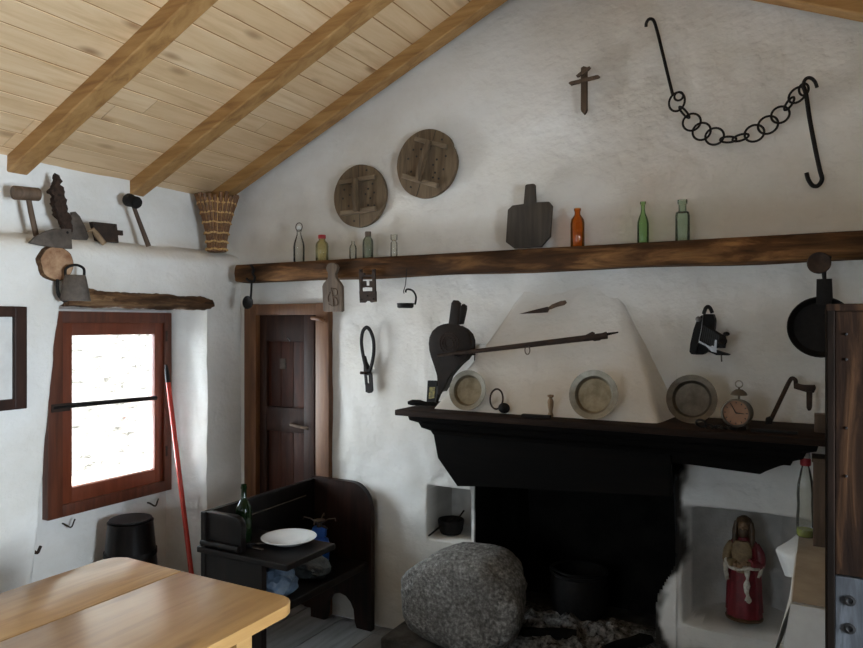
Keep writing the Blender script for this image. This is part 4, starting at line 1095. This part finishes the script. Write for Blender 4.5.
m.build('hour_marks', 'ink', t)
MB().tube([F(0, 0), F(.58, -.03)], [.0026, .0012], 6).build('hour_hand', 'ink', t)
MB().tube([F(0, 0, .007), F(-.34, .62, .007)], [.0022, .001], 6).build('minute_hand', 'ink', t)
bcx = fc+ax*-.02+V((.004, 0, R+.012))
MB().lathe([(0, .020), (.012, .018), (.024, .009), (.030, -.002), (.028, -.003), (0, .0)], bcx+V((0, 0, .006))).build('bell', 'pewter_dark', t)
MB().tube([bcx+V((0, 0, -.016)), bcx+V((0, 0, .032))], .004, 8).build('bell_post', 'pewter_dark', t)
MB().torus(bcx+V((0, 0, .044)), .0125, .0025, (.15, 1, 0), 22, 7).build('ring_handle', 'pewter', t)
for s in (-1, 1): MB().tube([fc+ax*-.02+side*s*R*.55-V((0, 0, R*.75)), V(((fc+ax*-.02+side*s*R*.7).x, (fc+ax*-.02+side*s*R*.7).y, SZ+.003))], [.006, .004], 8).build('leg', 'pewter_dark', t)
# carpenter's brace
t = thing('hand_brace', 'rusty iron crank brace propped at the right end of the mantel', 'brace', on_y(770, 423, 2.86))
YZ = 2.86
MB().tube(smooth_pts([on_y(*f6(*q), YZ+o_) for q, o_ in (((590, 282), 0), (625, 210), 0) and (((588, 285), 0), ((612, 235), .03), ((655, 145), .09), ((680, 95), .12), ((692, 83), .125), ((706, 92), .125), ((708, 118), .125))]), [.0078]*37, 8).build('crank', 'rust', t)
m = MB(); m.prism([on_y(*f6(*q), YZ+.115) for q in ((698, 112), (715, 105), (745, 118), (795, 113), (800, 128), (790, 150), (760, 148), (698, 130))], (0, .02, 0), .003); m.build('pad', 'rust', t, smooth=30)
m = MB(); m.prism([on_y(*f6(*q), YZ+.11) for q in ((755, 140), (784, 145), (782, 215), (776, 230), (764, 232), (756, 218))], (0, .016, 0), .003); m.build('handle', 'rust', t, smooth=30)
m = MB(); m.prism([on_y(*f6(*q), YZ-.012) for q in ((570, 265), (588, 258), (602, 268), (600, 292), (568, 292))], (0, .03, 0), .003); m.build('chuck', 'iron', t, smooth=30)
c = on_shelf(782, 2.76)
o = MB().box(c+V((-.10, -.015, 0)), c+V((.05, .015, .010)), .003).jitter(.004, 25).build('file', 'iron', origin=c); o.name = 'rusty_file'; tag(o, 'flat rusty file lying on the mantel below the crank brace', 'file')
c = on_shelf(822, 2.83)
o = MB().box(c+V((-.024, 0, 0)), c+V((.03, .05, .065)), .003).build('wood_block', 'brownwood', origin=c); tag(o, 'small brown wood block at the far right of the mantel', 'block')

# ================================================================ HEARTH
bc = V((-1.425, 2.875, .36))
m = MB().ball(bc, 1., 5, (1, 1, 1))
for v in m.bm.verts:
    q = (v.co-bc).normalized()
    f_ = 1+.10*noise.noise(q*1.4+V((2, 5, 1)))+.04*noise.noise(q*4)+.014*noise.noise(q*11)
    q2 = V([math.copysign(abs(a)**.52, a) for a in q])
    p = V((q2.x*.296, q2.y*.15, q2.z*.222))*f_
    if p.x < 0: p.z -= .10*ss(-p.x/.30)*ss((p.z+.05)/.2)          # left shoulder drops away
    else: p.z -= .05*ss((p.x-.12)/.2)*ss((p.z+.02)/.15)
    p.x += -.03*ss(-p.z/.2)*(1 if p.x > 0 else -.6)
    v.co = bc+p
    v.co.z = max(v.co.z, HZ+.002); v.co.y = min(v.co.y, 3.04)
o = m.build('boulder', 'stone', origin=(bc.x, bc.y, HZ), smooth=60); tag(o, 'large grey granite boulder standing before the left side of the fireplace', 'boulder')
c = V((-1.035, 3.36, HZ+.03))
t = thing('cauldron', 'black iron cauldron standing in the ashes of the fireplace', 'cauldron', c)
MB().lathe([(0, 0), (.10, 0), (.125, .02), (.14, .10), (.138, .17), (.13, .205), (.142, .215), (.142, .225), (.128, .222), (.124, .20), (.13, .10), (0, .03)], c, seg=36).build('pot_body', 'iron', t)
MB().tube(smooth_pts([c+V((-.135, 0, .20)), c+V((-.12, -.05, .225)), c+V((0, -.13, .232)), c+V((.12, -.05, .225)), c+V((.135, 0, .20))]), .006, 8).build('handle', 'iron', t)
# ashes
m = MB(); bm = m.bm
bmesh.ops.create_grid(bm, x_segments=60, y_segments=44, size=1)
for v in bm.verts:
    xx, yy = -1.0+v.co.x*.40, 3.13+v.co.y*.33
    e = max(0, 1-v.co.x**2)*max(0, 1-v.co.y**2)
    v.co = V((xx, yy, HZ+.004+e**.7*(.055+.05*fbm(xx, yy, 2, 7)+.03*fbm(xx, yy, 6, 22))))
o = m.build('ash_heap', 'ash', origin=(-1., 3.1, HZ)); tag(o, 'heap of pale grey ash and charred bits on the hearth', 'ash', None, 'stuff')
for k, (a, b, r) in enumerate((((-1.22, 2.99, .19), (-.95, 3.05, .215), .026), ((-.82, 3.0, .185), (-.66, 3.2, .20), .028))):
    a, b = V(a), V(b)
    o = MB().tube([a+(b-a)*s for s in (0, .2, .4, .6, .8, 1)], [r*.8, r, r*.9, r*1.05, r*.95, r*.7], 9).jitter(.012, 22, k).build('charred_log', 'soot', origin=a)
    tag(o, ('charred log end lying in the ashes close to the boulder', 'charred log end lying in the ashes near the right fireplace wall')[k], 'log', 'charred logs')
# small pot in the niche beside the fire
c = on_y(451, 540, D+.10); c.z = .522
t = thing('small_pot', 'small dark iron pot in the wall niche beside the fireplace', 'pot', c)
MB().lathe([(0, 0), (.052, 0), (.062, .02), (.068, .065), (.066, .072), (.06, .065), (.055, .02), (0, .01)], c).build('pot_body', 'iron', t)
MB().tube([c+V((.02, 0, .05)), c+V((.075, .0, .125))], .0045, 6).build('handle', 'iron', t)
p = on_y(426, 541, D-.01)
o = MB().tube([V((-1.735, D-.012, .525)), V((-1.70, D+.03, .56)), V((-1.655, D+.10, .60))], .005, 6).build('iron_rod', 'iron', origin=(-1.735, D, .52)); o.name = 'poker'; tag(o, 'thin dark iron poker leaning in the left corner of the wall niche', 'poker')

# ---- statuette in the right niche
SX = on_y(744, 610, 3.22).x; c = V((SX, 3.225, .362)); 
t = thing('statuette', 'painted statuette of a robed bearded figure in the wall niche', 'statuette', c)
def ell(z, rx, ry, ox=0., oy=0., n=36, fold=0., fk=7, ph=0.):
    out = []
    for k in range(n):
        a = 2*pi*k/n; q = 1+fold*sin(a*fk+ph)
        out.append(c+V((ox+rx*.86*q*cos(a), oy+ry*.86*q*sin(a), z)))
    return out
# robe, shoulders, neck and head in one body
body = [(0, .078, .060, 0, 0, .05), (.012, .080, .062, 0, 0, .06), (.08, .070, .053, 0, 0, .07), (.16, .061, .046, 0, 0, .06), (.22, .057, .042, 0, 0, .04), (.27, .058, .042, 0, 0, .02), (.31, .060, .040, 0, 0, .0), (.325, .050, .036, 0, 0, 0), (.335, .032, .028, 0, 0, 0), (.345, .020, .021, 0, -.004, 0), (.355, .020, .022, 0, .002, 0), (.365, .022, .022, 0, .004, 0), (.38, .025, .024, 0, .004, 0), (.40, .025, .024, 0, .004, 0), (.412, .018, .018, 0, .004, 0), (.418, .008, .008, 0, .004, 0)]
MB().loft([ell(z, rx, ry, ox, oy, 40, fo, 9, z*9) for z, rx, ry, ox, oy, fo in body]).build('robed_body', 'statue_red', t, smooth=70)
# face
m = MB().ball(c+V((-.002, -.020, .388)), 1., 3, (.0215, .0205, .027))
m.ball(c+V((-.002, -.042, .385)), .0055, 2, (.8, 1, 1.4))
for s in (-1, 1): m.ball(c+V((-.002+s*.008, -.0385, .393)), .003, 1)
m.build('face', 'statue_skin', t)
m = MB().ball(c+V((-.002, -.030, .366)), 1., 3, (.018, .015, .024)).jitter(.003, 90); m.build('beard', 'statue_hair', t)
# hair falling on the shoulders
rings = []
for z, rx, ry, oy in ((.31, .040, .020, .016), (.33, .038, .024, .012), (.35, .034, .028, .006), (.375, .033, .033, .002), (.40, .033, .034, .0), (.418, .026, .029, 0), (.428, .012, .014, 0)):
    rings.append([c+V((rx*(1+.05*sin(9*a))*cos(a), oy+ry*(1+.05*sin(9*a))*sin(a), z)) for a in [2*pi*k/36 for k in range(36)]])
m = MB().loft(rings); m.build('hair', 'statue_hair', t, smooth=70)
m = MB()
for s in (-1, 1): m.tube([c+V((s*.027, -.012, .405)), c+V((s*.033, -.016, .37)), c+V((s*.034, -.024, .335)), c+V((s*.030, -.030, .305))], [.010, .012, .011, .006], 10)
m.build('hair_locks', 'statue_hair', t)
# gold tunic front
rings = []
for z, w_ in ((.20, .020), (.24, .034), (.28, .040), (.315, .036), (.33, .024)):
    rings.append([c+V((w_*sin(a)-.006, -.040-.008*cos(a), z)) for a in [radians(q) for q in range(-80, 81, 16)]]+[c+V((w_*sin(a)-.006, -.030, z)) for a in [radians(q) for q in range(80, -81, -16)]])
MB().loft(rings).build('gold_tunic', 'statue_gold', t, smooth=60)
# sleeves, forearms and hands
for s, z0, col in ((-1, .31, 'statue_gold'), (1, .31, 'statue_red')):
    el = c+V((s*.062, -.018, .235)); sh = c+V((s*.043, 0, z0)); ha = c+V((s*.016-.004, -.066, .247 if s > 0 else .235))
    MB().tube(smooth_pts([sh, sh*.5+el*.5+V((s*.010, 0, .004)), el, el*.55+ha*.45, el*.25+ha*.75], 4), [.017+.006*(i/16)-.003*(i > 14) for i in range(17)], 12).build('sleeve', col, t, smooth=60)
    m = MB(); m.tube([el*.35+ha*.65, el*.1+ha*.9, ha], [.010, .010, .008], 10)
    for k in range(4): m.tube([ha+V((0, -.002, .006-.004*k)), ha+V((-s*.009, -.006, .006-.004*k)), ha+V((-s*.019, -.003, .005-.004*k))], [.0027, .0026, .002], 6)
    m.tube([ha+V((0, -.002, .008)), ha+V((-s*.006, -.008, .015))], [.003, .002], 6)
    m.build('hand', 'statue_skin', t)
# cloak: over the right-hand shoulder, falling behind, gathered at the waist in pale lining
rings = []
for z, ra, oy in ((.03, .072, .006), (.10, .068, .004), (.18, .065, .002), (.25, .068, 0), (.30, .062, 0), (.325, .047, 0)):
    angs = [radians(q) for q in range(-48, 201, 8)]
    outer = [c+V((ra*(1+.035*sin(a*8+z*9))*cos(a), oy+.055*(1+.035*sin(a*8+z*9))*sin(a)*(ra/.08), z)) for a in angs]
    inner = [c+V(((ra-.009)*cos(a), oy+(.046)*sin(a)*(ra/.08), z)) for a in angs][::-1]
    rings.append(outer+inner)
MB().loft(rings).build('cloak', 'statue_red', t, smooth=60)
m = MB()
m.tube(smooth_pts([c+V(p) for p in ((-.070, -.03, .245), (-.05, -.055, .225), (-.02, -.066, .22), (.03, -.064, .23), (.058, -.04, .225))], 5), [.009]*21, 10, flat=.7)
m.tube(smooth_pts([c+V(p) for p in ((.012, -.060, .235), (.018, -.062, .19), (.014, -.062, .14), (.022, -.060, .10), (.020, -.056, .085))], 5), [.010+.004*sin(i*.9) for i in range(21)], 10, flat=.5)
m.tube(smooth_pts([c+V(p) for p in ((-.068, -.035, .24), (-.066, -.045, .20), (-.060, -.05, .165))], 5), [.009]*11, 10, flat=.6)
m.tube(smooth_pts([c+V(p) for p in ((.070, -.02, .27), (.071, -.03, .23), (.056, -.045, .19))], 5), [.006]*11, 8, flat=.6)
m.jitter(.004, 60).build('pale_drapery', 'statue_white', t, smooth=60)
MB().lathe([(0, -.0), (.070, -.0), (.071, .006), (.066, .010), (0, .010)], c, sx=1.05).build('base', 'statue_hair', t)

# ================================================================ RIGHT SIDE: side table with cloth, bottle, cupboard
TZ2 = .83; tx0 = -.07
t = thing('side_table', 'low side table hidden under a cloth in front of the right niche', 'table', (.25, 2.58, 0))
MB().box((tx0+.012, 2.185, TZ2-.03), (.62, 2.98, TZ2-.004), .003).build('tabletop', 'brownwood', t, smooth=0)
for lx in (.05, .56):
    for ly in (2.26, 2.9): MB().box((lx-.025, ly-.025, 0), (lx+.025, ly+.025, TZ2-.03), .003).build('leg', 'brownwood', t, smooth=0)
m = MB(); bm = m.bm
nx, ny = 30, 40
# top sheet
def cl(v): return v
g_ = []
xs_ = lin(tx0, .64, nx); ys_ = lin(2.165, 2.995, ny)
G_ = [[bm.verts.new((a, b, TZ2+.0015*noise.noise(V((a*9, b*9, 1))))) for b in ys_] for a in xs_]
for i in range(nx):
    for j in range(ny): bm.faces.new((G_[i][j], G_[i+1][j], G_[i+1][j+1], G_[i][j+1]))
# front fall, flaring out in folds
rows = [[G_[i][0] for i in range(nx+1)]]
for k in range(1, 17):
    q = k/16
    rows.append([bm.verts.new((xs_[i]-(.075*q*(1-i/nx)**2), 2.165-.012*min(1, q*6)-.045*q*(.6+.4*sin(xs_[i]*22)) , TZ2-.004-.50*q)) for i in range(nx+1)])
for k in range(16):
    for i in range(nx): bm.faces.new((rows[k][i], rows[k][i+1], rows[k+1][i+1], rows[k+1][i]))
# side fall: hangs close, with one pointed corner standing out near the back
cols = [[G_[0][j] for j in range(ny+1)]]
for k in range(1, 13):
    q = k/12; row = []
    for j in range(ny+1):
        yy = ys_[j]; e = math.exp(-((yy-2.72)/.085)**2)
        tri = max(0., 1-abs(yy-2.80)/.15)
        drop = .085+.01*sin(yy*14)+.03*tri+.22*math.exp(-((yy-2.165)/.10)**2)
        out_ = .006*min(1, q*5)+.068*tri*(min(1., q/.28) if q < .28 else 1-.5*(q-.28)/.72)+.075*q*math.exp(-((yy-2.165)/.10)**2)
        row.append(bm.verts.new((tx0-out_, yy-(.02*q*math.exp(-((yy-2.165)/.10)**2)), TZ2-.003-drop*q)))
    cols.append(row)
for k in range(12):
    for j in range(ny): bm.faces.new((cols[k][j], cols[k+1][j], cols[k+1][j+1], cols[k][j+1]))
o = m.build('tablecloth', 'cloth_white', origin=(.25, 2.58, TZ2), smooth=70)
tag(o, 'white cloth draped over the low side table, one corner sticking out', 'cloth')
o = MB().box((tx0+.004, 2.172, TZ2+.003), (.60, 2.93, TZ2+.0055)).build('oilcloth', 'cloth', origin=(.25, 2.58, TZ2), smooth=0)
o.name = 'table_runner'; tag(o, 'beige runner lying flat on the cloth of the side table', 'cloth')
# clear bottle with yellow liquid
c = on_y(805.5, 528, 2.86); c.z = TZ2+.006
t = thing('oil_bottle', 'clear plastic bottle with red cap and yellow liquid on the side table', 'bottle', c)
MB().lathe([(0, 0), (.027, 0), (.030, .006), (.030, .07), (.027, .11), (.029, .15), (.026, .19), (.017, .235), (.012, .252), (.012, .262)], c, seg=28, cap=False).build('bottle_body', 'g_frost', t)
MB().lathe([(0, .002), (.026, .002), (.0285, .008), (.0285, .026), (0, .026)], c).build('liquid', 'water', t)
MB().lathe([(0, .254), (.016, .254), (.018, .258), (.018, .278), (.012, .282), (0, .282)], c).build('cap', 'redcap', t)
MB().lathe([(.014, .282), (.017, .286), (.012, .304), (0, .306)], c).build('spout', 'white_enamel', t)
# wooden box behind it
a = on_y(813, 532, 2.74); b = on_y(829, 463, 2.74)
t = thing('wooden_box', 'upright brown wooden box standing on the side table behind the cupboard', 'box', (a.x, 2.74, TZ2+.006))
MB().box((a.x, 2.74, TZ2+.006), (a.x+.19, 2.84, b.z), .003).build('box_body', 'brownwood', t, smooth=0)
MB().box((a.x-.004, 2.735, b.z-.001), (a.x+.194, 2.845, b.z+.012), .002).build('box_lid', 'brownwood', t, smooth=0)

# cupboard
CY0, CY1, CTOP = 1.60, 2.06, 1.638
t = thing('cupboard', 'worn brown plank cupboard at the right edge in the foreground', 'cupboard', (.40, 1.86, 0))
cx0 = .0125
MB().box((cx0, CY0+.012, .03), (cx0+.022, CY1, CTOP-.012), .002).build('side_panel', 'cupboard_dark', t, smooth=0)
MB().box((.78, CY0+.012, .03), (.80, CY1, CTOP-.012), .002).build('side_panel', 'cupboard_dark', t, smooth=0)
MB().box((cx0+.02, CY1-.018, .03), (.79, CY1-.002, CTOP-.012), .002).build('back_panel', 'cupboard_dark', t, smooth=0)
m = MB(); m.box((cx0, CY0, .0), (cx0+.014, CY0+.03, CTOP), .002); m.box((.786, CY0, 0), (.80, CY0+.03, CTOP), .002); m.build('stile', 'cupboard_dark', t, smooth=0)
MB().box((cx0-.001, CY0-.002, CTOP-.012), (.805, CY1+.004, CTOP+.002), .002).build('top_board', 'cupboard', t, smooth=0)
zl = 1.10
m = MB()
for a, b in ((cx0+.0145, .14), (.142, .27), (.272, .40)): m.box((a, CY0+.004, zl+.004), (b, CY0+.022, CTOP-.013), .0015)
dr = m.build('door', 'cupboard', t, smooth=0)
for z in (1.58, 1.53, 1.395, 1.30): MB().ball((.046, CY0+.003, z), .003, 1).build('nail', 'iron', dr)
m = MB(); m.box((cx0+.0145, CY0+.006, .04), (.40, CY0+.022, zl), .0015); lo = m.build('door', 'cupboard_low', t, smooth=0); lo['label'] = 'grey worn lower door with iron lock'
for z in (1.055, 1.00):
    MB().lathe([(.004, 0), (.0105, 0), (.0105, .003), (.006, .004), (.004, .001)], (.052, CY0+.006, z), (0, -1, 0), 18, 1, False).build('lock_ring', 'iron', lo)
m = MB()
for a, b in ((.402, .53), (.532, .66), (.662, .785)): m.box((a, CY0+.004, .04), (b, CY0+.022, CTOP-.013), .0015)
m.build('door', 'cupboard', t, smooth=0)

# ---- iron hooks in the left wall
def hook(p, label, r=.005, s=1.):
    p = V(p)
    o = MB().tube(smooth_pts([p+V((-.03, 0, 0)), p+V((.012, 0, .0)), p+V((.028*s, .012*s, -.012*s)), p+V((.03*s, .022*s, .006*s)), p+V((.028*s, .028*s, .014*s))], 4), r, 7).build('wall_hook', 'rust', origin=p)
    return tag(o, label, 'hook', 'rusty hooks in the window wall')
q = on_x(38, 552, XL); q.x = left_x(q.y, q.z); hook(q, 'rusty hook in the wall edge left of the tub', .007)
q = on_x(64, 524, XG+.01); q.x = left_x(q.y, q.z)+.002; hook(q, 'bent rusty hook in the wall just under the window', .004, 1.4)
q = on_x(149, 503, XG+.01); q.x = left_x(q.y, q.z)+.002; hook(q, 'rusty hook below the right window corner near the red pole', .005, 1.4)

# ================================================================ LIGHT
W = bpy.data.worlds.new('sky'); S.world = W; W.use_nodes = True
bg = W.node_tree.nodes['Background']; bg.inputs[0].default_value = (.72, .84, 1., 1); bg.inputs[1].default_value = 1.2
def lamp(kind, name, loc, target, energy, color, **kw):
    l = bpy.data.lights.new(name, kind); l.energy = energy; l.color = color
    for k, v in kw.items(): setattr(l, k, v)
    o = bpy.data.objects.new(name, l); COL.objects.link(o); o.location = loc
    o.rotation_euler = (V(target)-V(loc)).to_track_quat('-Z', 'Y').to_euler(); return o
lamp('SUN', 'sun', (4, 0, 9), (-1.2, 1.8, 0), 12., (1., .96, .88), angle=.01)
lamp('AREA', 'back_wall_fill_lamp', (-5.2, 1.55, 1.9), (-2.4, 2.75, .95), 140., (.78, .90, 1.), shape='RECTANGLE', size=2.2, size_y=1.9)  # added panel out of view, throws daylight through the window onto the back wall
lamp('AREA', 'sky_above_the_yard', (-4.5, 2.45, 2.75), (-2.2, 2.5, .9), 50., (.80, .91, 1.), shape='RECTANGLE', size=2.0, size_y=1.5)
lamp('AREA', 'daylight_right_window', (XO+.03, (WY0+WY1)/2, 1.37), (-3, (WY0+WY1)/2, 1.37), 80., (.80, .90, 1.), shape='RECTANGLE', size=.8, size_y=1.0)
lamp('AREA', 'fill_window_lamp', ((VX0+VX1)/2, YF-.33, 1.475), ((VX0+VX1)/2, 3, 1.5), 8.5, (.82, .91, 1.), shape='RECTANGLE', size=.9, size_y=.95)  # fill lamp behind the added window
lamp('AREA', 'ceiling_fill_lamp', (-4.7, 2.05, .30), (-1.9, 2.75, 2.5), 88., (.93, .96, 1.), shape='RECTANGLE', size=1.3, size_y=1.2)  # added uplight outside the window, stands in for ground bounce on the ceiling

# ================================================================ CAMERA
cam = bpy.data.cameras.new('camera'); cam.sensor_fit = 'HORIZONTAL'; cam.sensor_width = 36.; cam.lens = FPX/863*36; cam.clip_start = .05
co = bpy.data.objects.new('camera', cam); COL.objects.link(co); co.location = (0, 0, EYE); co.rotation_euler = (radians(90), 0, YAW)
S.camera = co
S.view_settings.view_transform = 'Standard'; S.view_settings.look = 'None'; S.view_settings.gamma = 1.
S.view_settings.use_curve_mapping = False
S.view_settings.exposure = 1.5
